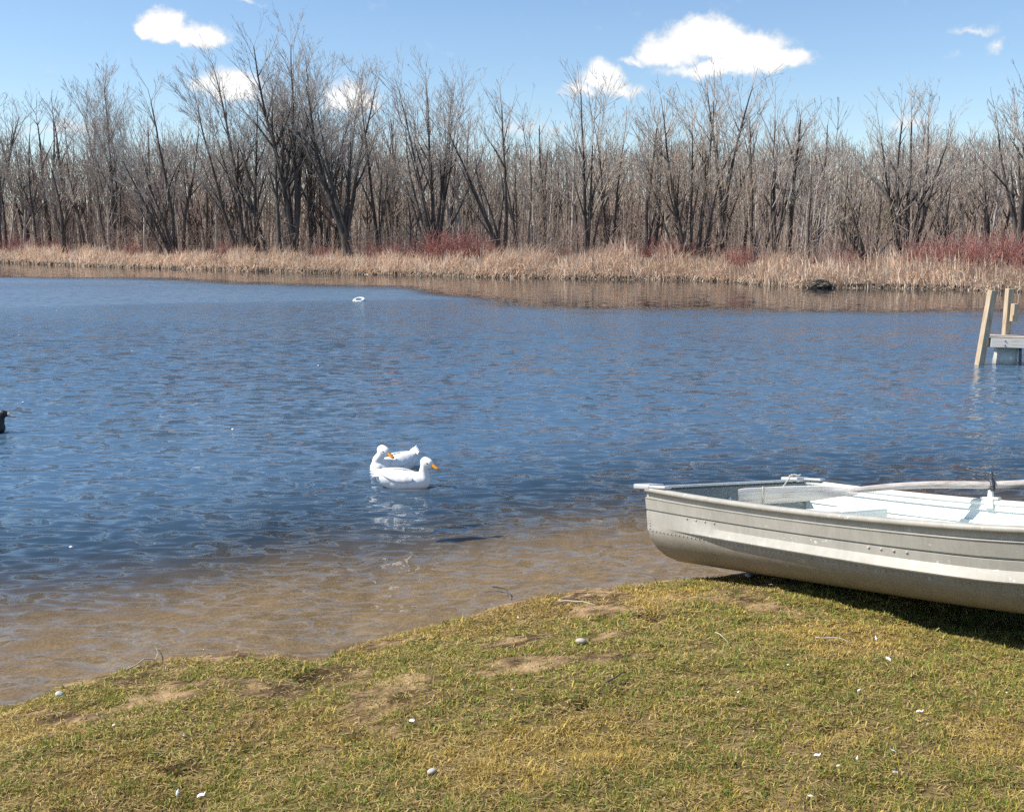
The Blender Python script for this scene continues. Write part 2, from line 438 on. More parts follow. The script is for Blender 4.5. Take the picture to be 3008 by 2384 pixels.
def build_land():
    xs = np.concatenate([-np.geomspace(160, 4.2, 34), np.arange(-4.0, 4.6, 0.034), np.geomspace(4.8, 160, 34)])
    ys = np.concatenate([-np.geomspace(120, 0.3, 22), np.linspace(0, 1.7, 14), np.arange(1.75, 7.2, 0.034), np.geomspace(7.3, 16, 22)])
    X, Y = np.meshgrid(xs, ys)
    Z = land_h(X, Y)
    n, m = X.shape
    V = np.stack([X.ravel(), Y.ravel(), Z.ravel()], 1)
    idx = np.arange(n * m).reshape(n, m)
    F = np.stack([idx[:-1, :-1], idx[:-1, 1:], idx[1:, 1:], idx[1:, :-1]], -1).reshape(-1, 4)
    s = (shore_y(X) - Y).ravel()
    bare = bare_mask(X.ravel(), Y.ravel())
    soil = np.array([0.20, 0.135, 0.072]); thatch = np.array([0.235, 0.175, 0.075]); sand = np.array([0.60, 0.38, 0.225]); dim_silt = np.array([0.020, 0.024, 0.022])
    n1 = fbm(V[:, 0] * 4, V[:, 1] * 4, 31, 4)[:, None]
    n2 = fbm(V[:, 0] * 22, V[:, 1] * 22, 37, 3)[:, None]
    c = thatch * (0.22 + 1.0 * n2)
    b = np.clip(bare, 0, 1)[:, None]
    mixd = sstep(0.6 * n1 + 0.5 * n2, 0.42, 0.68)
    c = c * (1 - b) + (np.array([0.085, 0.052, 0.028]) * (1 - mixd) + np.array([0.40, 0.27, 0.145]) * mixd) * (0.6 + 0.8 * n2) * b
    sh = sstep(-s, -0.16, 0.0)[:, None]
    c = c * (1 - sh) + sand * (0.55 + 0.5 * n2) * (1 - 0.30 * sstep(-s, -0.02, 0.12)[:, None]) * sh
    deep = sstep(-s + 0.5 * (n1[:, 0] - 0.5), 1.7, 5.4)[:, None]  # silt colour darkens offshore in place of light absorbed by the water
    c = c * (1 - deep) + dim_silt * deep
    hol = np.zeros(len(V))
    for a, bb, r, d in DIVOTS[:-1]:
        hol = np.maximum(hol, np.exp(-((V[:, 0] - a) ** 2 + (V[:, 1] - bb) ** 2) / (r * r * 2.2)))
    c = c * (1 - 0.92 * hol[:, None]) + np.array([0.025, 0.017, 0.010]) * 0.92 * hol[:, None]
    wet = (sstep(s + 0.05 * (n2[:, 0] - 0.5), -0.05, 0.0) * (1 - sstep(s + 0.08 * (n1[:, 0] - 0.5), 0.02, 0.09)))[:, None]
    c = c * (1 - 0.8 * wet) + np.array([0.10, 0.066, 0.040]) * 0.8 * wet
    far = sstep(np.abs(V[:, 0]), 4.6, 9)[:, None] * (s > 0.3)[:, None]
    c = c * (1 - far) + np.array([0.17, 0.15, 0.055]) * far
    me = mesh_np('lawn', V, F, cols=np.clip(c, 0, 1))
    m_, nt, bs = new_mat('lawn_soil')
    a = nt.nodes.new('ShaderNodeAttribute'); a.attribute_name = 'tint'
    f = tex_noise(nt, 60, 6, 0.65)
    mul = nt.nodes.new('ShaderNodeMix'); mul.data_type = 'RGBA'; mul.blend_type = 'MULTIPLY'; mul.inputs[0].default_value = 1
    nt.links.new(a.outputs['Color'], mul.inputs[6])
    nt.links.new(ramp(nt, f, [(0.3, (0.55, 0.55, 0.55)), (0.7, (1.25, 1.25, 1.25))]), mul.inputs[7])
    nt.links.new(mul.outputs[2], bs.inputs['Base Color']); bs.inputs['Roughness'].default_value = 0.95
    bs.inputs['Specular IOR Level'].default_value = 0.1
    bump(nt, bs, tex_noise(nt, 45, 5, 0.7), 0.7, 0.012)
    o = link('lawn', me, m_, None, True)
    tag(o, 'worn yellow green lawn sloping down to a sandy shore and shallow lake bed', kind='structure')


def bare_mask(x, y):
    s = shore_y(x) - y
    b = sstep(fbm(x * 2.4, y * 3.2, 71, 4), 0.56, 0.68) * (1 - 0.75 * sstep(s, 1.0, 2.0))
    for a, c, rx, ry, k in [(0.22, 4.05, 0.40, 0.07, 0.85), (0.02, 3.97, 0.22, 0.06, 0.8), (-0.50, 3.98, 0.25, 0.10, 0.6), (-0.85, 4.15, 0.26, 0.26, 0.75), (0.95, 5.15, 0.45, 0.12, 0.7), (-1.95, 4.40, 0.16, 0.14, 1.0), (-0.62, 4.72, 0.20, 0.10, 0.9), (-1.05, 2.72, 0.25, 0.15, 0.6), (1.35, 5.35, 0.3, 0.14, 0.8)]:
        d = ((x - a) / rx) ** 2 + ((y - c) / ry) ** 2 + 1.2 * (fbm(x * 7, y * 7, 77, 3) - 0.5)
        b = np.maximum(b, k * (1 - sstep(d, 0.5, 1.3)))
    return np.maximum(b, 1 - sstep(s + 0.12 * (fbm(x * 5, y * 5, 79, 2) - 0.5), 0.03, 0.16))


def build_grass():
    rng = np.random.default_rng(21)
    PX, PY, SC = [], [], []
    for y0, y1, dens, w in [(1.55, 3.2, 2600, 1.0), (3.2, 4.4, 2200, 1.2), (4.4, 6.6, 2000, 1.5)]:
        hw = 0.62 * y1 + 0.7
        n = int(dens * (y1 - y0) * 2 * hw)
        x = rng.uniform(-hw, hw, n); y = rng.uniform(y0, y1, n)
        keep = (np.abs(x) < 0.6 * y + 0.75) & (shore_y(x) - y > 0.02)
        x, y = x[keep], y[keep]
        b = bare_mask(x, y)
        tuft = fbm(x * 17, y * 17, 41, 2)
        keep = rng.random(len(x)) < np.clip(1.05 - 1.1 * b, 0.06, 1) * np.clip(0.22 + 2.3 * (tuft - 0.28), 0.16, 1)
        PX.append(x[keep]); PY.append(y[keep]); SC.append(np.full(keep.sum(), w))
    x = np.concatenate(PX); y = np.concatenate(PY); wsc = np.concatenate(SC)
    n = len(x)
    z = land_h(x, y) - 0.003
    green = fbm(x * 1.5 + 3, y * 1.9, 51, 4)
    tuft = fbm(x * 17, y * 17, 41, 2)
    g = sstep(green + 0.25 * (tuft - 0.5) + 0.05 * rng.normal(size=n), 0.46, 0.62)
    ln = (0.012 + 0.018 * rng.random(n)) * (0.35 + 1.45 * tuft) * (0.9 + 0.3 * g)
    az = rng.uniform(0, 2 * PI, n) ; lean = R(30) + R(62) * rng.random(n)
    wd = 0.0021 * wsc * (0.7 + 0.6 * rng.random(n))
    dx, dy = np.cos(az), np.sin(az)
    px, py = -dy, dx
    base = np.stack([x, y, z], 1)
    side = np.stack([px, py, np.zeros(n)], 1) * wd[:, None]
    l1 = lean * 0.6; l2 = np.minimum(lean * 1.6, R(135))
    mid = base + np.stack([dx * np.sin(l1), dy * np.sin(l1), np.cos(l1)], 1) * (ln * 0.55)[:, None]
    tip = mid + np.stack([dx * np.sin(l2), dy * np.sin(l2), np.cos(l2)], 1) * (ln * 0.55)[:, None]
    V = np.stack([base - side, base + side, mid + side * 0.8, mid - side * 0.8, tip], 1).reshape(-1, 3)
    i = np.arange(n)[:, None] * 5
    Q = i + np.array([0, 1, 2, 3]); T = i + np.array([3, 2, 4])
    straw = np.array([0.72, 0.52, 0.145]); olive = np.array([0.47, 0.355, 0.055]); grn = np.array([0.21, 0.26, 0.05]); brown = np.array([0.44, 0.27, 0.125])
    pb = fbm(x * 1.1 + 9, y * 1.4, 57, 4)
    u = np.clip(rng.random(n) + 0.9 * (sstep(pb, 0.35, 0.7) - 0.5) * (1 - g), 0, 1)
    c = np.where((u < 0.48)[:, None], straw, np.where((u < 0.86)[:, None], olive, brown))
    gp = rng.random(n) < (0.03 + 0.60 * g)
    c = np.where(gp[:, None], grn * (0.8 + 0.8 * rng.random(n))[:, None], c)
    pb = fbm(x * 2.1 + 9, y * 2.1, 57, 3)
    c = c * (0.42 + 0.70 * rng.random(n) + 0.25 * (pb - 0.5))[:, None]
    c = np.repeat(c, 5, 0)
    # the dense short sward: one narrow leaf each
    sx, sy, ss = [], [], []
    for y0, y1, dens, w in [(1.55, 3.2, 44000, 1.0), (3.2, 4.4, 31000, 1.25), (4.4, 6.6, 20000, 1.6)]:
        hw = 0.62 * y1 + 0.7; k = int(dens * (y1 - y0) * 2 * hw)
        ax = rng.uniform(-hw, hw, k); ay = rng.uniform(y0, y1, k)
        keep = (np.abs(ax) < 0.6 * ay + 0.75) & (shore_y(ax) - ay > 0.02)
        ax, ay = ax[keep], ay[keep]
        tf = fbm(ax * 19, ay * 19, 43, 2)
        keep = rng.random(len(ax)) < np.clip(1.05 - 1.15 * bare_mask(ax, ay), 0.04, 1) * np.clip(0.30 + 2.2 * (tf - 0.28), 0.15, 1)
        sx.append(ax[keep]); sy.append(ay[keep]); ss.append(np.full(keep.sum(), w))
    sx, sy, ss = np.concatenate(sx), np.concatenate(sy), np.concatenate(ss)
    k = len(sx); sz = land_h(sx, sy) - 0.002
    tf = fbm(sx * 19, sy * 19, 43, 2)
    a = rng.uniform(0, 2 * PI, k); ln_ = R(20) + R(62) * rng.random(k); l_ = (0.010 + 0.015 * rng.random(k)) * (0.4 + 1.3 * tf)
    e = np.stack([np.cos(a) * np.sin(ln_), np.sin(a) * np.sin(ln_), np.cos(ln_)], 1) * l_[:, None]
    b2 = rng.uniform(0, 2 * PI, k); w_ = np.stack([np.cos(b2), np.sin(b2), 0 * a], 1) * (0.0016 * ss * (0.7 + 0.6 * rng.random(k)))[:, None]
    b0 = np.stack([sx, sy, sz], 1)
    V3 = np.stack([b0 - w_, b0 + w_, b0 + e], 1).reshape(-1, 3)
    T3_ = len(V) + np.arange(k)[:, None] * 3 + np.array([0, 1, 2])
    gg = sstep(fbm(sx * 1.5 + 3, sy * 1.9, 51, 4) + 0.25 * (tf - 0.5), 0.46, 0.62)
    pb2 = fbm(sx * 1.1 + 9, sy * 1.4, 57, 4)
    u2 = np.clip(rng.random(k) + 0.9 * (sstep(pb2, 0.35, 0.7) - 0.5) * (1 - gg), 0, 1)
    cs = np.where((u2 < 0.45)[:, None], straw, np.where((u2 < 0.84)[:, None], olive, brown))
    cs = np.where((rng.random(k) < 0.03 + 0.62 * gg)[:, None], grn * (0.8 + 0.8 * rng.random(k))[:, None], cs)
    cs = cs * (0.46 + 0.76 * rng.random(k))[:, None]
    V = np.concatenate([V, V3]); T = np.concatenate([T, T3_]); c = np.concatenate([c, np.repeat(cs, 3, 0)])
    # dead blades lying flat between the tufts
    hx, hy, hs = [], [], []
    for y0, y1, dens, w in [(1.55, 3.2, 5200, 1.0), (3.2, 4.4, 3800, 1.3), (4.4, 6.6, 2500, 1.7)]:
        hw = 0.62 * y1 + 0.7; k = int(dens * (y1 - y0) * 2 * hw)
        ax = rng.uniform(-hw, hw, k); ay = rng.uniform(y0, y1, k)
        keep = (np.abs(ax) < 0.6 * ay + 0.75) & (shore_y(ax) - ay > 0.05)
        ax, ay = ax[keep], ay[keep]
        keep = rng.random(len(ax)) < np.clip(1.0 - 0.85 * bare_mask(ax, ay), 0.1, 1)
        hx.append(ax[keep]); hy.append(ay[keep]); hs.append(np.full(keep.sum(), w))
    hx, hy, hs = np.concatenate(hx), np.concatenate(hy), np.concatenate(hs)
    k = len(hx); hz = land_h(hx, hy) + 0.003 + 0.006 * rng.random(k)
    a = rng.uniform(0, 2 * PI, k); l_ = 0.018 + 0.030 * rng.random(k); tl = rng.normal(size=k) * 0.16
    e = np.stack([np.cos(a), np.sin(a), tl], 1) * l_[:, None]; w_ = np.stack([-np.sin(a), np.cos(a), 0 * a], 1) * (0.0019 * hs)[:, None]
    b0 = np.stack([hx, hy, hz], 1)
    V2 = np.stack([b0 - e / 2 - w_, b0 - e / 2 + w_, b0 + e / 2], 1).reshape(-1, 3)
    T2 = len(V) + np.arange(k)[:, None] * 3 + np.array([0, 1, 2])
    c2 = np.where((rng.random(k) < 0.7)[:, None], np.array([0.70, 0.52, 0.20]), np.array([0.46, 0.30, 0.13])) * (0.35 + 0.6 * rng.random(k))[:, None]
    V = np.concatenate([V, V2]); T = np.concatenate([T, T2]); c = np.concatenate([c, np.repeat(c2, 3, 0)])
    me = mesh_np('grass', V, [Q, T], cols=c)
    o = link('grass', me, M['blade'])
    tag(o, 'short matted spring grass, straw coloured with greener patches', 'grass', kind='stuff')
    return n


# ------------------------------------------------------------------ far bank
FSHORE = np.array([(-150, 165), (-90, 118), (-60, 89), (-42, 71.5), (-29.534, 60.0), (-21.81, 54.37), (-15.74, 50.79), (-10.42, 47.65), (-5.76, 45.32), (-1.54, 43.2), (2.33, 41.64), (6.09, 41.1),
                   (7.84, 39.9), (9.0, 37.6), (10.14, 35.8), (11.68, 35.27), (14.69, 34.73), (16.68, 33.71), (21, 31.5), (28, 27), (40, 18), (55, 2), (80, -35)])


def far_pts(n_sub=5):
    d = np.concatenate([[0], np.cumsum(np.linalg.norm(np.diff(FSHORE, axis=0), axis=1))])
    t = np.unique(np.concatenate([np.linspace(d[i], d[i + 1], max(2, int((d[i + 1] - d[i]) / 0.5) + 1)) for i in range(len(d) - 1)]))
    return np.stack([np.interp(t, d, FSHORE[:, 0]), np.interp(t, d, FSHORE[:, 1])], 1)


FP = far_pts()
FP = FP + (np.stack([fbm(FP[:, 0] * 0.9, FP[:, 1] * 0.9, 3, 3), fbm(FP[:, 0] * 0.9, FP[:, 1] * 0.9, 8, 3)], 1) - 0.5) * 0.9
FPANG = np.arctan2(FP[:, 0], FP[:, 1])
FPR = np.linalg.norm(FP, axis=1)


def far_r(ang):
    return np.interp(ang, FPANG, FPR)


def far_h(s):
    s = np.asarray(s, float)
    return np.where(s < 0, 0.35 * s, 0.13 * sstep(s, 0, 0.12) + 0.22 * sstep(s, 0.1, 2.5) + 0.12 * sstep(s, 2, 9) + 0.55 * sstep(s, 8, 45) + 6.0 * sstep(s, 45, 190))


def build_far_bank():
    S = np.array([-6, -2, -0.6, -0.15, 0, 0.05, 0.12, 0.4, 1, 2, 3.5, 6, 9, 14, 20, 30, 45, 65, 90, 120, 160, 220, 320, 500])
    d = FP / FPR[:, None]
    P = FP[:, None, :] + d[:, None, :] * S[None, :, None]
    Z = far_h(S)[None, :] + 0.10 * (fbm(P[..., 0] * 0.5, P[..., 1] * 0.5, 13, 3) - 0.5) * (S > 0.3)
    V = np.concatenate([P, Z[..., None]], -1).reshape(-1, 3)
    n, m = Z.shape
    idx = np.arange(n * m).reshape(n, m)
    F = np.stack([idx[:-1, :-1], idx[1:, :-1], idx[1:, 1:], idx[:-1, 1:]], -1).reshape(-1, 4)
    s = np.broadcast_to(S, (n, m)).ravel()
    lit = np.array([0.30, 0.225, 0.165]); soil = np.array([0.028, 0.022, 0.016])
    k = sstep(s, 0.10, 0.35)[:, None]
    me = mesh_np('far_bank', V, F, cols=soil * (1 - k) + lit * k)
    mt = tint_mat('leaf_litter', 0.95, 0.1)
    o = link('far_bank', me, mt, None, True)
    tag(o, 'low far bank with a dark soil edge and brown leaf litter under bare woods', kind='structure')


def polar(ang, s):
    r = far_r(ang) + s
    return np.sin(ang) * r, np.cos(ang) * r


def build_far_grass():
    rng = np.random.default_rng(5)
    n = 62000
    ang = rng.uniform(R(-36), R(36), n * 2)
    keep = rng.random(n * 2) < np.clip(far_r(ang) / 62.0, 0.5, 1); ang = ang[keep][:n]; n = len(ang)
    s = -0.10 + 3.7 * rng.random(n) ** 1.25
    x, y = polar(ang, s)
    cl = fbm(x * 0.9, y * 0.9, 61, 3)
    cl2 = fbm(x * 0.25, y * 0.25, 62, 2)
    z = far_h(s) - 0.02
    ln = 0.9 * (0.40 + 0.75 * rng.random(n)) * (0.10 + 1.6 * cl) * (0.40 + 1.0 * cl2) * (0.55 + 0.45 * sstep(s, 0.0, 0.8))
    az0 = 2.4 * (fbm(x * 1.2, y * 1.2, 63, 2) - 0.5) * PI
    az = az0 + rng.normal(size=n) * 1.1
    lean = np.abs(R(20) + R(26) * rng.normal(size=n)) + R(45) * (rng.random(n) < 0.35)
    wd = 0.010 + 0.010 * rng.random(n)
    dx, dy = np.cos(az), np.sin(az)
    base = np.stack([x, y, z], 1)
    view = np.stack([np.cos(ang), -np.sin(ang), 0 * ang], 1)
    rnd = np.stack([-dy, dx, 0 * dx], 1)
    side = (view * 0.7 + rnd * 0.5); side /= np.linalg.norm(side, axis=1)[:, None]; side *= wd[:, None]
    pts = [base]
    for f, k in ((0.40, 0.7), (0.35, 1.5), (0.28, 2.6)):
        l = np.minimum(lean * k, R(125))
        pts.append(pts[-1] + np.stack([dx * np.sin(l), dy * np.sin(l), np.cos(l)], 1) * (ln * f)[:, None])
    V = np.stack([pts[0] - side, pts[0] + side, pts[1] + side, pts[1] - side, pts[2] + side * 0.7, pts[2] - side * 0.7, pts[3]], 1).reshape(-1, 3)
    i = np.arange(n)[:, None] * 7
    Q = np.concatenate([i + np.array([0, 1, 2, 3]), i + np.array([3, 2, 4, 5])]); T = i + np.array([5, 4, 6])
    a = np.array([0.69, 0.54, 0.41]); b = np.array([0.51, 0.37, 0.275]); c3 = np.array([0.78, 0.68, 0.57])
    u = rng.random(n)[:, None]; w = cl[:, None]
    c = np.where(u < 0.55, a, np.where(u < 0.85, b, c3)) * (0.75 + 0.5 * rng.random(n))[:, None] * (0.75 + 0.5 * w)
    me = mesh_np('dry_grass', V, [Q, T], cols=np.repeat(c, 7, 0))
    o = link('dry_grass', me, M['straw'])
    tag(o, 'tall dry tan marsh grass bent over along the far shore', 'grass', kind='stuff')


# ------------------------------------------------------------------ water
CALM = np.array([(-70, 70), (-40, 56), (-21.52, 43.61), (-12.37, 39.84), (-7.36, 36.67), (-3.72, 35.0), (-2.33, 32.07), (-0.36, 28.13), (1.47, 26.2), (4.92, 25.32), (8.33, 25.05), (12.78, 25.4), (22, 24), (40, 12)])


def build_water():
    dense = np.linspace(R(-34), R(34), 480)
    th = np.concatenate([np.linspace(R(-112), R(-34.8), 46), dense, np.linspace(R(34.8), R(108), 44)])
    r = np.concatenate([np.geomspace(2.9, 30, 440), np.geomspace(30.3, 66, 70), np.geomspace(70, 175, 14)])
    TH, RR = np.meshgrid(th, r)
    X = np.sin(TH) * RR; Y = np.cos(TH) * RR
    dr = np.gradient(r)[:, None] * np.ones_like(TH)
    dt = np.gradient(th)[None, :] * RR
    sp = np.maximum(dr, dt)
    cy = np.interp(X, CALM[:, 0], CALM[:, 1])
    edge = Y - cy + 4.0 * (fbm(X * 0.22, Y * 0.5, 91, 4) - 0.5)
    rough = 1 - 0.93 * sstep(edge, -2.0, 1.6)
    gust = 0.62 + 0.75 * fbm(X * 0.16, Y * 0.30, 95, 3)
    sdist = Y - shore_y(X)
    shal = 0.9 + 0.1 * sstep(sdist, 0.1, 2.2)
    rough = rough * gust * shal
    rng = np.random.default_rng(3)
    Z = np.zeros_like(X)
    for i in range(54):
        lam = 0.12 * (0.48 / 0.12) ** (rng.random() ** 1.2)
        k = 2 * PI / lam
        d = R(-96) + R(34) * rng.normal()          # ripples run towards the near shore
        slope = 0.018 * (0.55 + 0.9 * rng.random())
        A = slope / k
        ph = rng.uniform(0, 2 * PI)
        att = sstep(lam / sp, 2.2, 4.0)
        # slow phase wander keeps the crests short
        wx = 1.6 * (fbm(X * 0.55 / lam * 0.35 + i * 3.1, Y * 0.55 / lam * 0.35, 200 + i, 2) - 0.5) * 2 * PI
        p = k * (X * math.cos(d) + Y * math.sin(d)) + ph + wx
        Z += A * att * (np.sin(p) + 0.18 * np.sin(2 * p + 1.2))
    Z *= rough
    V = np.stack([X.ravel(), Y.ravel(), Z.ravel()], 1)
    n, m = X.shape
    idx = np.arange(n * m).reshape(n, m)
    F = np.stack([idx[:-1, :-1], idx[:-1, 1:], idx[1:, 1:], idx[1:, :-1]], -1).reshape(-1, 4)
    lost = sstep(sp, 0.03, 0.26)
    me = mesh_np('lake_water', V, F, floats={'rough': rough.ravel(), 'lost': lost.ravel(), 'depth': (sstep(sdist, 0.7, 5.0) * (1 - 0.9 * sstep(edge, -2.0, 1.0))).ravel()})
    mt, nt, b = new_mat('water'); nt.nodes.remove(b)
    N, L = nt.nodes.new, nt.links.new
    out = nt.nodes['Material Output']
    geo = N('ShaderNodeNewGeometry')
    at = N('ShaderNodeAttribute'); at.attribute_name = 'rough'
    al = N('ShaderNodeAttribute'); al.attribute_name = 'lost'

    def slopes(scale, sx, amp_socket, detail=0.5):
        mp = N('ShaderNodeMapping'); mp.inputs['Scale'].default_value = (sx, 1, 1); L(geo.outputs['Position'], mp.inputs[0])
        nz = N('ShaderNodeTexNoise'); nz.inputs['Scale'].default_value = scale; nz.inputs['Detail'].default_value = detail; nz.inputs['Roughness'].default_value = 0.5
        L(mp.outputs[0], nz.inputs['Vector'])
        s = N('ShaderNodeVectorMath'); s.operation = 'SUBTRACT'; L(nz.outputs['Color'], s.inputs[0]); s.inputs[1].default_value = (0.5, 0.5, 0.5)
        f = N('ShaderNodeVectorMath'); f.operation = 'MULTIPLY'; L(s.outputs[0], f.inputs[0]); f.inputs[1].default_value = (0.40, 1.0, 0.0)
        g = N('ShaderNodeVectorMath'); g.operation = 'SCALE'; L(f.outputs[0], g.inputs[0]); L(amp_socket, g.inputs['Scale'])
        return g.outputs[0]

    def mul(a, v):
        n_ = N('ShaderNodeMath'); n_.operation = 'MULTIPLY'; L(a, n_.inputs[0])
        if isinstance(v, (int, float)): n_.inputs[1].default_value = v
        else: L(v, n_.inputs[1])
        return n_.outputs[0]
    s1 = slopes(14.0, 0.32, mul(at.outputs['Fac'], 1.3))
    s2 = slopes(4.6, 0.42, mul(at.outputs['Fac'], 0.55), 1.0)
    ad = N('ShaderNodeVectorMath'); ad.operation = 'ADD'; L(s1, ad.inputs[0]); L(s2, ad.inputs[1])
    ad2 = N('ShaderNodeVectorMath'); ad2.operation = 'ADD'; L(ad.outputs[0], ad2.inputs[0]); L(geo.outputs['Normal'], ad2.inputs[1])
    nn = N('ShaderNodeVectorMath'); nn.operation = 'NORMALIZE'; L(ad2.outputs[0], nn.inputs[0])
    dt = N('ShaderNodeVectorMath'); dt.operation = 'DOT_PRODUCT'; L(nn.outputs[0], dt.inputs[0]); L(geo.outputs['Incoming'], dt.inputs[1])
    def m2(op, a, b_):
        n_ = N('ShaderNodeMath'); n_.operation = op
        for i_, v_ in enumerate((a, b_)):
            if isinstance(v_, (int, float)): n_.inputs[i_].default_value = v_
            else: L(v_, n_.inputs[i_])
        return n_.outputs[0]
    # Schlick's Fresnel for water; facets turned right away are hidden behind their own ripple
    sz = N('ShaderNodeSeparateXYZ'); L(geo.outputs['Incoming'], sz.inputs[0])
    cosv = m2('MAXIMUM', dt.outputs['Value'], m2('MULTIPLY', m2('ABSOLUTE', sz.outputs[2], 0.0), 0.85))
    fres = m2('ADD', m2('MULTIPLY', m2('POWER', m2('SUBTRACT', 1.0, cosv), 5.0), 0.98), 0.02)
    gl = N('ShaderNodeBsdfGlossy'); ra = N('ShaderNodeMath'); ra.operation = 'MULTIPLY_ADD'; L(al.outputs['Fac'], ra.inputs[0]); ra.inputs[1].default_value = 0.32; ra.inputs[2].default_value = 0.03
    L(mul(at.outputs['Fac'], ra.outputs[0]), gl.inputs['Roughness']); gl.inputs['Color'].default_value = (1, 1, 1, 1); L(nn.outputs[0], gl.inputs['Normal'])
    tr = N('ShaderNodeBsdfTransparent'); tr.inputs['Color'].default_value = (0.80, 0.84, 0.80, 1)
    df = N('ShaderNodeBsdfDiffuse'); df.inputs['Color'].default_value = (0.102, 0.197, 0.32, 1)
    body = N('ShaderNodeMixShader'); ad_ = N('ShaderNodeAttribute'); ad_.attribute_name = 'depth'; L(mul(ad_.outputs['Fac'], 0.60), body.inputs[0]); L(tr.outputs[0], body.inputs[1]); L(df.outputs[0], body.inputs[2])
    mx = N('ShaderNodeMixShader'); dm = N('ShaderNodeMath'); dm.operation = 'MULTIPLY_ADD'; L(mul(al.outputs['Fac'], at.outputs['Fac']), dm.inputs[0]); dm.inputs[1].default_value = -0.56; dm.inputs[2].default_value = 1.0
    L(mul(fres, dm.outputs[0]), mx.inputs[0]); L(body.outputs[0], mx.inputs[1]); L(gl.outputs[0], mx.inputs[2])
    L(mx.outputs[0], out.inputs['Surface'])
    o = link('lake_water', me, mt, None, True)
    tag(o, 'wind rippled blue lake water with a calm strip under the far bank', kind='structure')
    # the lake bed out in the middle
    xs = np.array([-200, -60, -20, 0, 20, 60, 200.]); ys = np.array([-60, 0, 15.9, 40, 90, 200.])
    # one silty sheet below everything, its darkness standing for light the water absorbs
    V = [(-400, -200, -1.75), (400, -200, -1.75), (400, 500, -1.75), (-400, 500, -1.75)]
    bed = link('lake_bed', mesh_np('lake_bed', V, np.array([[0, 1, 2, 3]])), noisy_mat('dim_silt', [(0.3, (0.012, 0.016, 0.015)), (0.7, (0.024, 0.030, 0.027))], 0.6, 0.95))
    tag(bed, 'silty bed of the lake, darkened for light lost in the water', kind='structure')


# ------------------------------------------------------------------ trees
def prism_mesh(name, segs, sides):
    A = np.asarray(segs, float)
    p0, p1, r0, r1 = A[:, 0:3], A[:, 3:6], A[:, 6], A[:, 7]
    d = p1 - p0
    ln = np.linalg.norm(d, axis=1)[:, None] + 1e-9
    t = d / ln
    p1 = p1 + t * np.minimum(r1[:, None] * 0.8, ln * 0.3)
    up = np.where(np.abs(t[:, 2:3]) < 0.9, np.array([[0, 0, 1.0]]), np.array([[1.0, 0, 0]]))
    u = np.cross(up, t); u /= np.linalg.norm(u, axis=1)[:, None]
    w = np.cross(t, u)
    n = len(A)
    V = np.zeros((n, 2 * sides, 3))
    for j in range(sides):
        a = 2 * PI * j / sides
        e = math.cos(a) * u + math.sin(a) * w
        V[:, j] = p0 + e * r0[:, None]; V[:, sides + j] = p1 + e * r1[:, None]
    b = np.arange(n)[:, None] * (2 * sides)
    F = np.concatenate([b + np.array([j, (j + 1) % sides, sides + (j + 1) % sides, sides + j]) for j in range(sides)])
    return mesh_np(name, V.reshape(-1, 3), F)


class Tree:
    """bare deciduous tree: list of trunk segments and list of twig segments"""

    def __init__(self, rng):
        self.rng = rng; self.trunk = []; self.crown = []; self.n = 0

    def limb(self, p, d, length, r, level, maxlevel, up, wander, kids, split_from=0.2, thick=0.028):
        rng = self.rng
        nseg = max(2, min(14, int(length / (0.42 if level < 2 else 0.30))))
        step = length / nseg
        px, py, pz = p; dx, dy, dz = d
        rr = r
        spots = []
        for i in range(nseg):
            f = (i + 1) / nseg
            dx += rng.gauss(0, wander); dy += rng.gauss(0, wander); dz += rng.gauss(0, wander) + up
            l = math.sqrt(dx * dx + dy * dy + dz * dz); dx /= l; dy /= l; dz /= l
            nx, ny, nz = px + dx * step, py + dy * step, pz + dz * step
            r1 = max(r * (1 - 0.86 * f), 0.0055)
            (self.trunk if rr > thick else self.crown).append((px, py, pz, nx, ny, nz, rr, r1))
            px, py, pz, rr = nx, ny, nz, r1
            if f > split_from: spots.append((px, py, pz, dx, dy, dz, r1, f))
        if level >= maxlevel: return
        k = kids[min(level, len(kids) - 1)]
        k = max(1, int(k * length + rng.random()))
        for j in range(k):
            q = spots[int(rng.random() ** 0.8 * len(spots)) % len(spots)]
            a = rng.uniform(0, 2 * PI); ang = R(rng.uniform(14, 37 if level < 2 else 46))
            ex, ey, ez = q[3], q[4], q[5]
            # a direction off the limb
            vx, vy, vz = math.cos(a), math.sin(a), rng.uniform(-0.2, 0.5)
            dot = vx * ex + vy * ey + vz * ez
            vx -= dot * ex; vy -= dot * ey; vz -= dot * ez
            l = math.sqrt(vx * vx + vy * vy + vz * vz) + 1e-6
            s, c = math.sin(ang) / l, math.cos(ang)
            nd = (ex * c + vx * s, ey * c + vy * s, ez * c + vz * s)
            rem = length * (1 - q[7] * 0.72)
            cl = rem * (rng.uniform(0.34, 0.68) if level == 0 else rng.uniform(0.42, 0.78))
            if level >= 1: cl = min(cl, 1.5 if level == 1 else 0.85)
            if cl < 0.12: continue
            self.limb((q[0], q[1], q[2]), nd, cl, max(q[6] * rng.uniform(0.45, 0.72), 0.0065), level + 1, maxlevel, up * 1.5, wander * 1.15, kids, 0.12, thick)


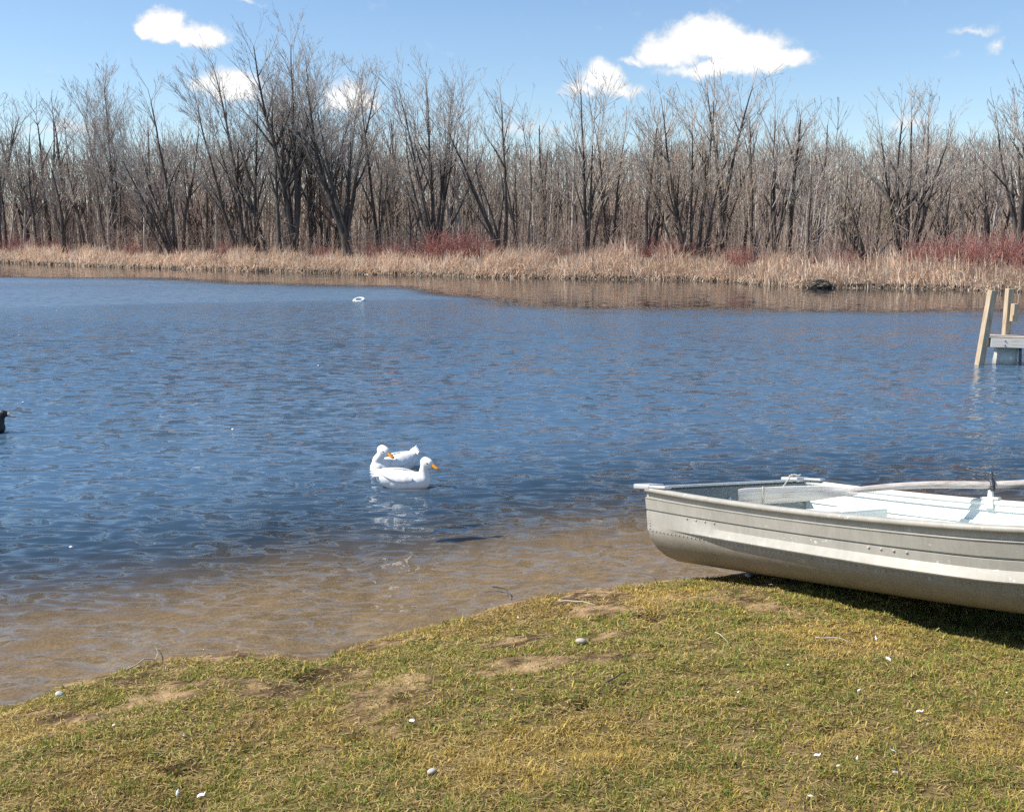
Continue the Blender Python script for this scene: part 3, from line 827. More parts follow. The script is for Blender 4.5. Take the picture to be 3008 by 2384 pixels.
def make_tree(seed, h, stems, r0, kids=(1.7, 2.6, 3.3), maxlevel=3, up=0.020, wander=0.032, fork=0.0, thick=0.028, trunk_clear=0.25, twist=1.0):
    """stems: list of (lean sideways, lean in depth, height fraction, radius fraction, start height)"""
    rng = random.Random(seed)
    t = Tree(rng)
    if fork > 0:
        lx, ly = stems[0][0] * 0.4, 0.0
        p, d = (0, 0, -0.25), (lx, ly, 1.0)
        n = 4; px, py, pz = p
        base = []
        for i in range(n):
            nx, ny, nz = px + lx * fork / n * 1.0, py, pz + (fork + 0.25) / n
            ra = r0 * (1.25 - 0.25 * i / n) if i == 0 else r0 * (1.08 - 0.12 * i / n)
            t.trunk.append((px, py, pz, nx, ny, nz, ra, r0 * (1.08 - 0.12 * (i + 1) / n)))
            px, py, pz = nx, ny, nz
        origin = (px, py, pz - 0.05)
    else:
        origin = (0, 0, -0.25)
    for k, (lx, ly, hf, rf, off) in enumerate(stems):
        ht = h * hf - origin[2]
        o = (origin[0] + off, origin[1] + rng.uniform(-0.1, 0.1), origin[2])
        L_ = math.hypot(math.hypot(lx, ly), 1.0)
        ln = ht * (1 + 0.28 * (L_ - 1)) * 1.02
        t.limb(o, (lx / L_, ly / L_, 1 / L_), ln, r0 * rf, 0, maxlevel, up, wander * twist, kids, trunk_clear, thick)
    return t


def tree_obj(name, t, loc, bark, twig, label, group, rz=0.0, scale_to=None):
    root = empty(name, loc, rz)
    tag(root, label, 'tree', group)
    if scale_to:
        top = max(s[5] for s in t.trunk + t.crown)
        k = scale_to / top
        f = lambda L_: [(a * 1, b * 1, c * k, d_ * 1, e * 1, g * k, r_, q) for a, b, c, d_, e, g, r_, q in L_]
        t.trunk = f(t.trunk); t.crown = f(t.crown)
    link('trunk', prism_mesh('trunk', t.trunk, 6), bark, root, True)
    link('crown', prism_mesh('crown', t.crown, 3), twig, root)
    return root


GROUND_Z = 0.42
FRONT = 'bare trees standing along the far shore'
# x, y, height, seed, radius, fork height, stems, kids scale, label
FRONT_TREES = [
    (-30.64, 62.53, 9.7, 1, 0.15, 0.0, [(0.02, 0, 1, 1, 0), (0.10, 0, 0.8, 0.6, 0.3)], 0.8, 'dark double trunked bare tree at the left end of the far shore'),
    (-29.9, 64.3, 9.6, 2, 0.075, 0.0, [(0.0, 0, 1, 1, 0)], 0.6, 'thin straight bare pole tree beside the dark double trunk at the left end'),
    (-28.63, 62.99, 9.9, 3, 0.10, 0.0, [(0.0, 0, 1, 1, 0)], 0.7, 'tall slim bare tree with a straight trunk, third from the left end'),
    (-25.07, 58.32, 6.2, 4, 0.13, 1.6, [(0.05, 0, 1, 0.8, 0), (-0.5, 0, 0.55, 0.45, 0), (0.5, 0.1, 0.5, 0.45, 0), (-0.25, 0.2, 0.75, 0.5, 0)], 1.1, 'short bare tree standing out in the grass with low forked branches, left of the shore'),
    (-23.75, 62.0, 11.6, 5, 0.14, 0.0, [(0.0, 0, 1, 1, 0), (-0.16, 0, 0.82, 0.6, -0.3), (0.16, 0, 0.75, 0.6, 0.4)], 1.0, 'bare tree with a tall fan crown rising above its low neighbours on the left'),
    (-17.38, 54.07, 9.9, 6, 0.14, 0.0, [(-0.08, 0, 1, 1, 0), (-0.40, 0, 0.72, 0.75, -0.2), (0.16, 0, 0.88, 0.75, 0.25), (-0.24, 0.1, 0.8, 0.6, -0.1), (-0.55, 0, 0.5, 0.5, -0.5)], 0.8, 'bare clump of splayed stems leaning left under the small white cloud'),
    (-13.04, 52.51, 10.9, 7, 0.15, 0.0, [(-0.22, 0, 1, 1, -0.3), (-0.30, 0, 0.9, 0.8, -0.6), (-0.02, 0, 0.86, 0.9, 0.3), (-0.38, 0.1, 0.75, 0.6, -0.5), (-0.1, 0.1, 0.8, 0.6, 0)], 0.85, 'tall bare clump of stems sweeping left beside the tallest tree'),
    (-11.16, 50.21, 6.8, 8, 0.15, 0.0, [(0.02, 0, 1, 1, 0)], 0.6, 'dark bare single trunk at the foot of the tallest tree, on its left'),
    (-10.5, 50.32, 11.7, 9, 0.19, 0.9, [(-0.10, 0, 1, 0.9, 0), (0.04, 0, 1, 0.85, 0.1), (-0.20, 0.1, 0.86, 0.65, 0), (0.14, 0, 0.88, 0.65, 0.1)], 0.95, 'tallest bare tree of the far shore, a wide vase of dark stems'),
    (-10.04, 51.9, 11.5, 10, 0.14, 0.0, [(0.08, 0, 1, 1, 0), (0.0, 0, 0.9, 0.7, 0.35), (0.16, 0, 0.85, 0.7, 0.6)], 0.9, 'tall bare clump rising just right of the tallest tree'),
    (-7.69, 49.01, 9.7, 11, 0.20, 1.3, [(-0.42, 0, 0.86, 0.85, 0), (0.20, 0, 0.95, 0.6, 0.1), (0.05, 0.1, 0.85, 0.5, 0), (0.32, 0, 0.62, 0.5, 0.1)], 0.85, 'thick bare tree leaning left and forking low, with a crooked bough to the right'),
    (-6.57, 51.29, 9.6, 12, 0.12, 0.0, [(0.0, 0, 1, 1, 0), (0.1, 0, 0.7, 0.6, 0.1)], 0.8, 'slender upright bare tree between the leaning forked tree and the round vase tree'),
    (-3.59, 48.06, 9.75, 13, 0.15, 0.5, [(-0.02, 0, 1, 0.9, 0), (-0.16, 0, 0.97, 0.75, 0), (0.12, 0, 0.98, 0.75, 0), (-0.30, 0.05, 0.9, 0.6, -0.1), (0.25, 0.05, 0.95, 0.6, 0.1), (-0.42, 0, 0.62, 0.5, -0.2), (0.40, 0, 0.7, 0.5, 0.2)], 0.75, 'broad round crowned bare vase tree of many stems near the middle, behind red twigs'),
    (-0.48, 45.76, 8.5, 14, 0.15, 0.9, [(-0.42, 0, 0.82, 0.85, 0), (0.04, 0, 1, 0.8, 0.3), (-0.12, 0.1, 0.8, 0.5, 0), (-0.62, 0, 0.5, 0.5, 0)], 0.85, 'bare tree with one crooked limb leaning left and one upright stem, mid shore'),
    (0.62, 45.34, 7.6, 15, 0.075, 0.0, [(0.02, 0, 1, 1, 0), (0.07, 0, 0.8, 0.6, 0.2)], 0.7, 'very thin grey bare tree just right of the crooked limbed tree'),
    (3.24, 45.06, 8.5, 16, 0.13, 0.0, [(-0.10, 0, 1, 1, 0.05), (0.08, 0, 0.93, 0.6, 0)], 0.85, 'bare tree with a gently left leaning trunk below the low white cloud'),
    (4.1, 45.48, 7.5, 17, 0.095, 0.0, [(0.0, 0, 1, 1, 0), (0.04, 0, 0.94, 0.9, 0.22)], 0.7, 'pair of thin parallel bare stems right of the left leaning trunk'),
    (5.72, 44.32, 7.6, 18, 0.12, 0.0, [(-0.04, 0, 1, 1, 0), (0.02, 0, 0.9, 0.9, 0.3), (0.14, 0, 0.75, 0.5, 0.3)], 0.8, 'bare tree with twin trunks close together, left of the big cloud'),
    (7.35, 43.38, 8.3, 19, 0.13, 0.0, [(-0.20, 0, 0.95, 0.95, -0.1), (0.02, 0, 1, 1, 0.35), (-0.06, 0.05, 0.95, 0.7, 0.1), (-0.42, 0, 0.6, 0.6, -0.2), (0.2, 0, 0.7, 0.6, 0.5)], 0.9, 'wide bare clump of stems under the big white cloud, reddish brush at its foot'),
    (9.29, 45.86, 8.6, 20, 0.14, 2.2, [(-0.10, 0, 0.98, 0.8, 0), (0.12, 0, 1, 0.75, 0), (0.3, 0.1, 0.8, 0.45, 0)], 0.95, 'bare tree with one clear dark trunk splitting into a narrow V under the big cloud'),
    (9.73, 42.28, 6.9, 21, 0.085, 0.0, [(0.03, 0, 1, 1, 0)], 0.8, 'thin bare stem right of the V shaped tree'),
    (10.32, 41.14, 7.6, 22, 0.11, 0.6, [(0.0, 0, 1, 0.9, 0), (0.16, 0, 0.9, 0.7, 0), (-0.2, 0, 0.85, 0.6, 0), (0.32, 0.1, 0.75, 0.5, 0)], 0.9, 'bare bushy crowned tree under the right end of the big cloud'),
    (11.23, 39.38, 6.0, 23, 0.075, 0.0, [(0.02, 0, 1, 1, 0), (0.2, 0, 0.8, 0.5, 0)], 0.9, 'slim low bare tree in the gap right of the big cloud'),
    (13.44, 38.97, 3.6, 24, 0.11, 0.3, [(-0.75, 0, 0.7, 0.8, 0), (-0.35, 0, 1, 0.8, 0), (0.3, 0, 0.85, 0.7, 0), (0.8, 0, 0.55, 0.6, 0), (-1.3, 0, 0.4, 0.6, 0)], 1.5, 'low olive brown spreading tree with arching boughs behind the brush pile'),
    (15.04, 39.66, 7.4, 25, 0.13, 0.3, [(0.0, 0, 1, 0.9, 0), (-0.14, 0, 1, 0.8, -0.1), (0.14, 0, 0.98, 0.8, 0.1), (-0.28, 0.05, 0.95, 0.65, -0.2), (0.28, 0.05, 0.92, 0.65, 0.2), (-0.42, 0, 0.72, 0.5, -0.2), (0.42, 0, 0.8, 0.5, 0.2)], 0.9, 'wide dome crowned bare tree of many stems left of the dock posts'),
    (16.64, 39.34, 5.0, 26, 0.075, 0.0, [(0.06, 0, 1, 1, 0)], 0.5, 'pale whitish crooked sapling right of the dome crowned tree'),
    (18.65, 40.56, 5.8, 27, 0.12, 0.0, [(-0.06, 0, 1, 1, 0), (0.1, 0, 0.9, 0.8, 0.3), (-0.2, 0, 0.7, 0.6, 0)], 1.0, 'dark low bare tree behind the right hand shore tree'),
    (17.79, 36.51, 7.5, 28, 0.16, 1.0, [(0.02, 0, 1, 0.9, 0), (-0.14, 0, 0.95, 0.7, 0), (0.16, 0, 0.95, 0.7, 0), (-0.26, 0.05, 0.85, 0.6, 0), (0.3, 0, 0.8, 0.5, 0)], 0.95, 'big bare tree at the right edge, its trunk rising from red twigs above the dock'),
]


def build_trees():
    for (x, y, h, seed, r0, fork, stems, ks, label) in FRONT_TREES:
        ml = 4
        xr = random.Random(seed * 31)
        if seed not in (2, 3, 8, 15, 24, 26):
            lo = min(q[0] for q in stems) - 0.05; hi = max(q[0] for q in stems) + 0.05
            lo, hi = min(lo, -0.16), max(hi, 0.16)
            stems = stems + [(xr.uniform(lo, hi) * 0.9, xr.uniform(-0.12, 0.16), xr.uniform(0.74, 0.96), xr.uniform(0.38, 0.52), xr.uniform(-0.15, 0.15)) for _ in range(3)]
        if seed != 24: stems = [(a_ * 0.78, b_, c_, d_ * 0.88, e_) for a_, b_, c_, d_, e_ in stems]
        t = make_tree(seed * 13 + 5, h, stems, r0, kids=(1.75 * ks, 3.0 * ks, 3.9, 2.8), maxlevel=ml, fork=fork)
        twig = M['twig']; bark = M['bark']; nm = 'bare_tree'
        if seed == 26: bark = twig = M['pale_bark']
        if seed == 24: twig = M['olive_twig']
        if seed in (12, 15, 17, 19, 21): twig = M['twig_warm']
        tree_obj(nm, t, (x, y, GROUND_Z), bark, twig, label, FRONT, 0.0, h)
    # the crowd of thinner trees behind: eight kinds, each copied and turned
    protos = []
    for i in range(8):
        h = 6.2
        rng = random.Random(900 + i)
        stems = [(rng.uniform(-.06, .06), 0, 1, 1, 0)]
        if i % 2: stems.append((rng.choice((-1, 1)) * rng.uniform(.06, .2), 0.05, 0.88, 0.75, rng.uniform(-.2, .2)))
        if i % 4 == 3: stems.append((rng.uniform(-.3, .3), -0.05, 0.8, 0.6, 0.1))
        t = make_tree(700 + i * 7, h, stems, 0.085 + 0.02 * (i % 3), kids=(1.9, 2.5, 2.3), maxlevel=3, thick=0.024, trunk_clear=0.22)
        root = empty('woodland_tree', (0, 0, 0))
        top = max(s[5] for s in t.trunk + t.crown)
        k = h / top
        f = lambda L_: [(a, b, c * k, d_, e, g * k, r_, q) for a, b, c, d_, e, g, r_, q in L_]
        link('trunk', prism_mesh('trunk', f(t.trunk), 5), M['bark'] if i % 3 else M['twig'], root, True)
        link('crown', prism_mesh('crown', f(t.crown), 3), (M['wood_twig'], M['twig_warm'], M['wood_twig'], M['brush_twig'])[i % 4], root)
        tag(root, 'slender bare tree crowded among its like in the woods behind the shore trees', 'tree', 'slender bare trees crowding the woods')
        protos.append(root)
    rng = random.Random(77)
    used = [False] * 8
    kids_of = {p.name: [c for c in COL.objects if c.parent is p] for p in protos}
    for j in range(255):
        i = rng.randrange(8)
        ang = R(-33) + R(66) * ((j + rng.random()) / 255)
        s = 5.0 + 24 * rng.random() ** 1.3
        x, y = polar(np.array(ang), s)
        p = protos[i]
        if used[i]:
            o = p.copy(); COL.objects.link(o)
            for c in kids_of[p.name]:
                cc = c.copy(); COL.objects.link(cc); cc.parent = o
        else:
            o = p; used[i] = True
        dist = math.hypot(float(x), float(y))
        # the canopy line behind sits about 4.5 degrees above the eye, so heights grow with distance a little
        wv = 0.022 * (float(fbm(np.array(float(ang) * 14.0), np.array(0.3), 88, 2)) - 0.5)
        ht = 1.65 + dist * (0.053 + 1.2 * wv + 0.034 * rng.random()) if rng.random() < 0.88 else 1.8 + dist * 0.108
        sc = ht / 6.2
        o.location = (float(x), float(y), float(far_h(s)) - 0.03)
        o.rotation_euler = (0, 0, rng.uniform(0, 2 * PI))
        w = sc * rng.uniform(0.85, 1.15)
        o.scale = (w, w, sc)


def build_far_woods():
    """the mass of trunks and twigs deeper in the wood, too dense to tell apart"""
    rng = np.random.default_rng(17)
    n = 56000
    ang = rng.uniform(R(-40), R(40), n)
    s = 9 + 46 * rng.random(n)
    x, y = polar(ang, s)
    dist = np.hypot(x, y)
    cn = fbm(ang * 40, s * 0.05, 5, 3)
    top = 1.2 + dist * (0.042 + 0.046 * cn)
    hz = rng.random(n) ** 0.9
    z = far_h(s) + hz * top
    ln = 0.35 + 0.8 * rng.random(n)
    az = rng.uniform(0, 2 * PI, n); lean = np.abs(rng.normal(size=n)) * R(32)
    d = np.stack([np.cos(az) * np.sin(lean), np.sin(az) * np.sin(lean), np.cos(lean)], 1)
    p0 = np.stack([x, y, z], 1); p1 = p0 + d * ln[:, None]
    r = (0.012 + 0.013 * rng.random(n) * (1 - 0.6 * hz)) * np.clip(dist / 55, 0.9, 1.6)
    segs = np.concatenate([p0, p1, r[:, None], (r * 0.5)[:, None]], 1)
    # straight stems
    m = 800
    ang = rng.uniform(R(-40), R(40), m); s = 10 + 44 * rng.random(m); x, y = polar(ang, s); dist = np.hypot(x, y)
    h = 1.0 + dist * (0.046 + 0.040 * rng.random(m))
    z = far_h(s)
    lx = rng.normal(size=m) * 0.05 * h
    st = np.stack([x, y, z - 0.1, x + lx, y, z + h, 0.045 + 0.05 * rng.random(m), 0.01 + 0 * x], 1)
    me = prism_mesh('far_woods', np.concatenate([segs, st]), 3)
    o = link('far_woods', me, M['wood_twig'])
    tag(o, 'grey brown mass of bare twigs and stems deep in the woods', 'woods', kind='stuff')
    # low brush at the foot of the trees
    n = 20000
    ang = rng.uniform(R(-38), R(38), n)
    s = 2.6 + 8.5 * rng.random(n) ** 1.2
    x, y = polar(ang, s)
    cl = fbm(x * 0.35, y * 0.35, 44, 3)
    hh = (0.5 + 2.2 * cl) * rng.random(n) ** 1.4
    z = far_h(s) + hh
    ln = 0.25 + 0.5 * rng.random(n)
    az = rng.uniform(0, 2 * PI, n); lean = np.abs(rng.normal(size=n)) * R(38)
    d = np.stack([np.cos(az) * np.sin(lean), np.sin(az) * np.sin(lean), np.cos(lean)], 1)
    p0 = np.stack([x, y, z], 1); p1 = p0 + d * ln[:, None]
    r = 0.006 + 0.005 * rng.random(n)
    me = prism_mesh('undergrowth', np.concatenate([p0, p1, r[:, None], (r * 0.5)[:, None]], 1), 3)
    o = link('undergrowth', me, M['brush_twig'])
    tag(o, 'brown tangle of bare brush at the foot of the shore trees', 'undergrowth', kind='stuff')


def build_red_shrubs():
    protos = []
    for i in range(3):
        rng = random.Random(50 + i)
        segs = []
        for k in range(85):
            a = rng.uniform(0, 2 * PI); l = abs(rng.gauss(0, 0.45)); d = Vector((math.cos(a) * l, math.sin(a) * l, 1)).normalized()
            p = Vector((rng.gauss(0, 0.32), rng.gauss(0, 0.25), 0)); L_ = rng.uniform(0.7, 1.35)
            for s in range(3):
                q = p + d * L_ / 3
                segs.append((*p, *q, 0.011 * (1 - s * .25), 0.011 * (1 - (s + 1) * .25)))
                if s: 
                    e = (d + Vector((rng.gauss(0, .5), rng.gauss(0, .5), rng.gauss(0, .2)))).normalized()
                    segs.append((*q, *(q + e * rng.uniform(.2, .45)), 0.007, 0.004))
                p = q; d = (d + Vector((rng.gauss(0, .1), rng.gauss(0, .1), .05))).normalized()
        me = prism_mesh('red_twig_shrub', segs, 3)
        me.materials.append(M['red_twig'])
        protos.append(me)
    rng = random.Random(4)
    spots = [(-28.3, 59.1, 1.0), (-26.9, 58.2, .9), (-24.9, 57.2, .8), (-19.8, 54.6, .75), (-5.9, 45.6, .85), (-4.9, 45.3, .8), (-3.4, 44.4, 1.1), (-2.8, 44.1, 1.15), (-2.1, 43.8, 1.2), (-1.4, 43.6, 1.1),
             (-.6, 43.4, .8), (2.2, 42.4, .7), (4.6, 41.8, .8), (5.2, 41.6, .9), (6.1, 41.6, 1.0), (6.6, 41.5, .9), (7.3, 41.2, .95), (8.4, 40.0, .7), (13.9, 35.7, .9), (14.5, 35.9, 1.0), (15.1, 35.3, 1.05), (15.7, 35.5, 1.1), (16.2, 34.9, 1.15), (16.7, 35.2, 1.2), (17.2, 34.6, 1.2), (17.8, 34.4, 1.2)]
    for _ in range(16):
        q_ = R(-27) + R(54) * rng.random(); fr_ = float(far_r(q_)); spots.append((math.sin(q_) * fr_, math.cos(q_) * fr_, rng.uniform(.5, .8)))
    for j, (x, y, k) in enumerate(spots):
        ang = math.atan2(x, y)
        r = float(far_r(ang)) + rng.uniform(2.3, 3.6)
        o = bpy.data.objects.new('red_twig_shrub', protos[j % 3]); COL.objects.link(o)
        o.location = (math.sin(ang) * r, math.cos(ang) * r, 0.30)
        o.rotation_euler = (0, 0, rng.uniform(0, 6.28)); o.scale = (k * 1.1, k * 1.1, k * 0.95)
        tag(o, 'low shrub of dark red bare twigs behind the dry marsh grass', 'shrub', 'red twigged shrubs along the far bank')


# ------------------------------------------------------------------ boat
BM = Matrix(((0.5621819449708118, 0.8269913512518684, -0.006063472886385438, 1.3543),
             (-0.8107377685067884, 0.5525506761655046, 0.19337016570732155, 6.1309),
             (0.16326583067337902, -0.10379332937936063, 0.9811071365100139, 0.0456),
             (0, 0, 0, 1)))
BLEN = 3.75


def hull_g(x):      # half beam at the gunwale
    x = np.asarray(x, float)
    a = 0.676 + 0.0329 * x / 1.6 - 0.10 * (x / 3.2) ** 2
    b = 0.69 * (1 - np.clip((x - 1.6) / (BLEN - 1.6), 0, 1) ** 2.3)
    return np.where(x < 1.9, a, np.minimum(a, b) if np.ndim(x) else min(a, b))


def hull_c(x):      # half beam at the chine
    x = np.asarray(x, float)
    a = 0.668 + 0.020 * x / 1.6 - 0.10 * (x / 3.0) ** 2
    b = 0.67 * (1 - np.clip((x - 1.3) / (BLEN - 1.3), 0, 1) ** 2.0)
    return np.minimum(a, b)


def hull_sheer(x): return 0.4832 - 0.0788 * x + 0.0225 * x * x
def hull_chine(x): return 0.2386 - 0.040 * x + 0.10 * np.clip(x - 2.0, 0, None) ** 1.6
def hull_keel(x): return 0.42 * np.clip((x - 2.5) / (BLEN - 2.5), 0, 1) ** 2.2


def hull_half(x, inset=0.0):
    """half section at station x, from the keel out and up to the gunwale: list of (y, z)"""
    g, c, zg, zc, zk = float(hull_g(x)), float(hull_c(x)), float(hull_sheer(x)), float(hull_chine(x)), float(hull_keel(x))
    P = []
    for fy, fz in ((0, 0), (0.22, 0.02), (0.45, 0.07), (0.66, 0.17), (0.80, 0.33), (0.90, 0.55), (0.965, 0.80), (1.0, 1.0)):
        P.append((c * fy, zk + (zc - zk) * fz))
    fade = float(sstep(x, 0.05, 0.7)) * float(1 - sstep(x, 3.0, 3.6))
    st = 0.034 * fade
    side = [(0.07, 0.001), (0.10, st * 0.92), (0.125, st), (0.30, 0.004), (0.46, 0.004), (0.475, -0.007), (0.495, -0.007), (0.51, 0.005), (0.755, 0.011), (0.775, 0.016), (0.80, -0.003), (0.96, -0.002), (1.0, 0.0)]
    for f, off in side:
        P.append((c + (g - c) * f + off, zc + (zg - zc) * f))
    if inset:
        Q = []
        for i, (y, z) in enumerate(P):
            a = P[max(i - 1, 0)]; b = P[min(i + 1, len(P) - 1)]
            ty, tz = b[0] - a[0], b[1] - a[1]; l = math.hypot(ty, tz) + 1e-9
            Q.append((max(0.0, y - tz / l * inset) if i else 0.0, z + ty / l * inset if i < len(P) - 1 else z - 0.004))
        P = Q
    return P


def hull_shell(name, inset, x0, x1, mat, parent):
    xs = np.concatenate([np.linspace(x0, 0.8, 12), np.linspace(0.9, x1, 26)])
    rows = []
    for x in xs:
        h = hull_half(x, inset)
        rows.append([(x, -y, z) for y, z in reversed(h)] + [(x, y, z) for y, z in h[1:]])
    A = np.array(rows); n, m = A.shape[:2]
    idx = np.arange(n * m).reshape(n, m)
    F = np.stack([idx[:-1, :-1], idx[:-1, 1:], idx[1:, 1:], idx[1:, :-1]], -1).reshape(-1, 4)
    if inset: F = F[:, ::-1]
    me = mesh_np(name, A.reshape(-1, 3), F)
    o = link(name, me, mat, parent, True)
    md = o.modifiers.new('edge', 'EDGE_SPLIT'); md.split_angle = R(28)
    return o


def build_boat():
    root = empty('rowing_boat')
    root.matrix_world = BM
    tag(root, 'old tan aluminium rowing boat with mint inside, pulled stern out onto the grass', 'boat')
    hull_shell('hull', 0.0, 0.0, BLEN - 0.01, M['hull_paint'], root)
    hull_shell('hull_lining', 0.007, 0.022, BLEN - 0.05, M['mint_paint'], root)
    # gunwale rails
    for sgn in (-1, 1):
        xs = np.linspace(0.0, BLEN - 0.03, 40)
        prof = [(0.020, -0.020), (0.026, -0.006), (0.020, 0.007), (0.004, 0.011), (-0.014, 0.009), (-0.020, 0.000), (-0.018, -0.016), (-0.009, -0.022)]
        V, F = [], []
        for x in xs:
            for a, b in prof: V.append((x, sgn * max(0.004, float(hull_g(x)) + a), float(hull_sheer(x)) + b))
        k = len(prof)
        for i in range(len(xs) - 1):
            for j in range(k):
                F.append((i * k + j, i * k + (j + 1) % k, (i + 1) * k + (j + 1) % k, (i + 1) * k + j))
        me = mesh_np('gunwale', V, [np.array(F)])
        bm = bmesh.new(); bm.from_mesh(me); bmesh.ops.recalc_face_normals(bm, faces=bm.faces); bm.to_mesh(me); bm.free()
        link('gunwale', me, M['white_paint'] if sgn > 0 else M['hull_paint'], root, True)
    # transom: outer skin and inner board
    h = hull_half(0.0)
    ring = [(-y, z) for y, z in reversed(h)] + [(y, z) for y, z in h[1:]]
    def plate(name, xa, xb, shrink, mat, top):
        bm = bmesh.new()
        pts = [(y * shrink, z + (0.006 if z < 0.1 else 0)) for y, z in ring]
        pts = [(y, min(z, top)) for y, z in pts]
        a = [bm.verts.new((xa, y, z)) for y, z in pts]; b = [bm.verts.new((xb, y, z)) for y, z in pts]
        bm.faces.new(a); bm.faces.new(list(reversed(b)))
        n = len(a)
        for i in range(n): bm.faces.new((a[i], a[(i + 1) % n], b[(i + 1) % n], b[i]))
        return link(name, mesh_bm(name, bm), mat, root)
    plate('transom', -0.012, 0.008, 1.0, M['hull_paint'], 0.486)
    plate('transom_board', 0.010, 0.034, 0.985, M['shaded_mint_paint'], 0.470)
    bm = bmesh.new(); bm_box(bm, (0.008, 0, 0.488), (0.046, 1.24, 0.012), None, 0.003)
    link('transom_rim', mesh_bm('transom_rim', bm), M['aluminium'], root)
    # cast corner caps
    for sgn in (-1, 1):
        bm = bmesh.new()
        bm_box(bm, (-0.030, sgn * 0.640, 0.492), (0.135, 0.125, 0.030), None, 0.008)
        bm_box(bm, (0.09, sgn * 0.672, 0.494), (0.16, 0.055, 0.016), None, 0.005)
        link('corner_cap', mesh_bm('corner_cap', bm), M['aluminium'], root, True)
    # bolts on the transom board
    for y, z in ((-0.22, 0.405), (-0.04, 0.40), (0.16, 0.40), (0.3, 0.40)):
        bm = bmesh.new(); bmesh.ops.create_uvsphere(bm, u_segments=8, v_segments=6, radius=0.012, matrix=Matrix.Translation((0.036, y, z)))
        link('bolt', mesh_bm('bolt', bm), M['aluminium'], root, True)
    # benches
    def bench(x0, x1, z, hw):
        bm = bmesh.new()
        bm_box(bm, ((x0 + x1) / 2, 0, z - 0.012), (x1 - x0, 2 * hw, 0.024), None, 0.008)
        bm_box(bm, (x1 - 0.008, 0, z - 0.055), (0.012, 2 * hw, 0.07), None, 0.003)
        bm_box(bm, (x0 + 0.008, 0, z - 0.055), (0.012, 2 * hw, 0.07), None, 0.003)
        link('bench', mesh_bm('bench', bm), M['mint_paint'], root)
    bench(0.42, 0.69, 0.345, 0.62)
    bench(1.85, 2.10, 0.250, 0.60)
    # keel strip
    xs = np.linspace(0.05, 2.9, 24)
    P = np.stack([xs, 0 * xs, hull_keel(xs) - 0.004], 1)
    tube_obj('keel', P, 0.014, M['aluminium'], root, 6)
    # rivets: a line along the chine both sides, short lines on the sides and up the transom edge, one joined part
    V, F = [], []
    def dome(c, n, r):
        n = n / np.linalg.norm(n); u = np.cross(n, [1, 0, 0.2]); u /= np.linalg.norm(u); w = np.cross(n, u)
        b = len(V)
        for lv, (rr, hh) in enumerate(((1, 0), (0.75, 0.5))):
            for k in range(6):
                a = k * PI / 3
                V.append(c + (u * math.cos(a) + w * math.sin(a)) * r * rr + n * r * hh)
        V.append(c + n * r * 0.75)
        for k in range(6):
            kk = (k + 1) % 6
            F.append((b + k, b + kk, b + 6 + kk, b + 6 + k)); F.append((b + 6 + k, b + 6 + kk, b + 12, b + 12))
    for sgn in (-1, 1):
        for x in np.arange(0.03, 3.3, 0.032):
            dome(np.array([x, sgn * (float(hull_c(x)) + 0.001), float(hull_chine(x)) + 0.002]), np.array([0, sgn * 1.0, -0.12]), 0.0050)
        for f0, xx in ((0.445, (0.33, 0.40, 0.47, 0.54)), (0.425, (1.52, 1.585, 1.65, 1.715))):
            for x in xx:
                c_, g_ = float(hull_c(x)), float(hull_g(x)); zc, zg = float(hull_chine(x)), float(hull_sheer(x))
                dome(np.array([x, sgn * (c_ + (g_ - c_) * f0 + 0.004), zc + (zg - zc) * f0]), np.array([0, sgn * 1.0, 0.05]), 0.0080)
        for f in np.linspace(0.05, 0.9, 14):
            dome(np.array([0.012, sgn * (0.668 + 0.008 * f + 0.002), 0.2386 + 0.2446 * f]), np.array([0, sgn * 1.0, 0]), 0.005)
    Q = [f for f in F if f[2] != f[3]]; T3 = [f[:3] for f in F if f[2] == f[3]]
    tag(link('rivets', mesh_np('rivets', np.array(V), [np.array(Q), np.array(T3)]), M['hull_paint'], root, True), kind='stuff')
    # oarlock on the far gunwale
    ox = 1.306; gy = float(hull_g(ox)); gz = float(hull_sheer(ox))
    bm = bmesh.new()
    bm_box(bm, (ox, gy - 0.004, gz + 0.017), (0.105, 0.040, 0.014), None, 0.004)
    bm_box(bm, (ox, gy - 0.022, gz - 0.012), (0.050, 0.014, 0.055), None, 0.004)
    bmesh.ops.create_cone(bm, cap_ends=True, segments=12, radius1=0.017, radius2=0.014, depth=0.045, matrix=Matrix.Translation((ox, gy - 0.004, gz + 0.04)))
    so = link('oarlock_socket', mesh_bm('oarlock_socket', bm), M['white_paint'], root)
    bm = bmesh.new()
    bmesh.ops.create_cone(bm, cap_ends=True, segments=10, radius1=0.008, radius2=0.008, depth=0.05, matrix=Matrix.Translation((ox, gy - 0.004, gz + 0.065)))
    od = OAR_DIR
    rot = od.to_track_quat('Z', 'Y').to_matrix()
    c = OAR_AT
    for k in range(16):     # clamp ring round the shaft
        a = 2 * PI * k / 16
        p = c + rot @ Vector((math.cos(a), math.sin(a), 0)) * 0.031
        bm_box(bm, p, (0.009, 0.014, 0.024), rot @ Matrix.Rotation(a, 3, 'Z'))
    bm_box(bm, c + Vector((0, 0, 0.046)), (0.016, 0.016, 0.030), None, 0.003)
    bmesh.ops.create_uvsphere(bm, u_segments=10, v_segments=8, radius=0.013, matrix=Matrix.Translation(c + Vector((0, 0, 0.064))))
    link('oarlock', mesh_bm('oarlock', bm), M['dark_metal'], root, True)
    return root


OAR_AT = Vector((1.306, 0.69, 0.507))
OAR_TIP = Vector((0.33, -0.27, 0.425))
BLADE_TILT = -48
OAR_DIR = (OAR_AT - OAR_TIP).normalized()


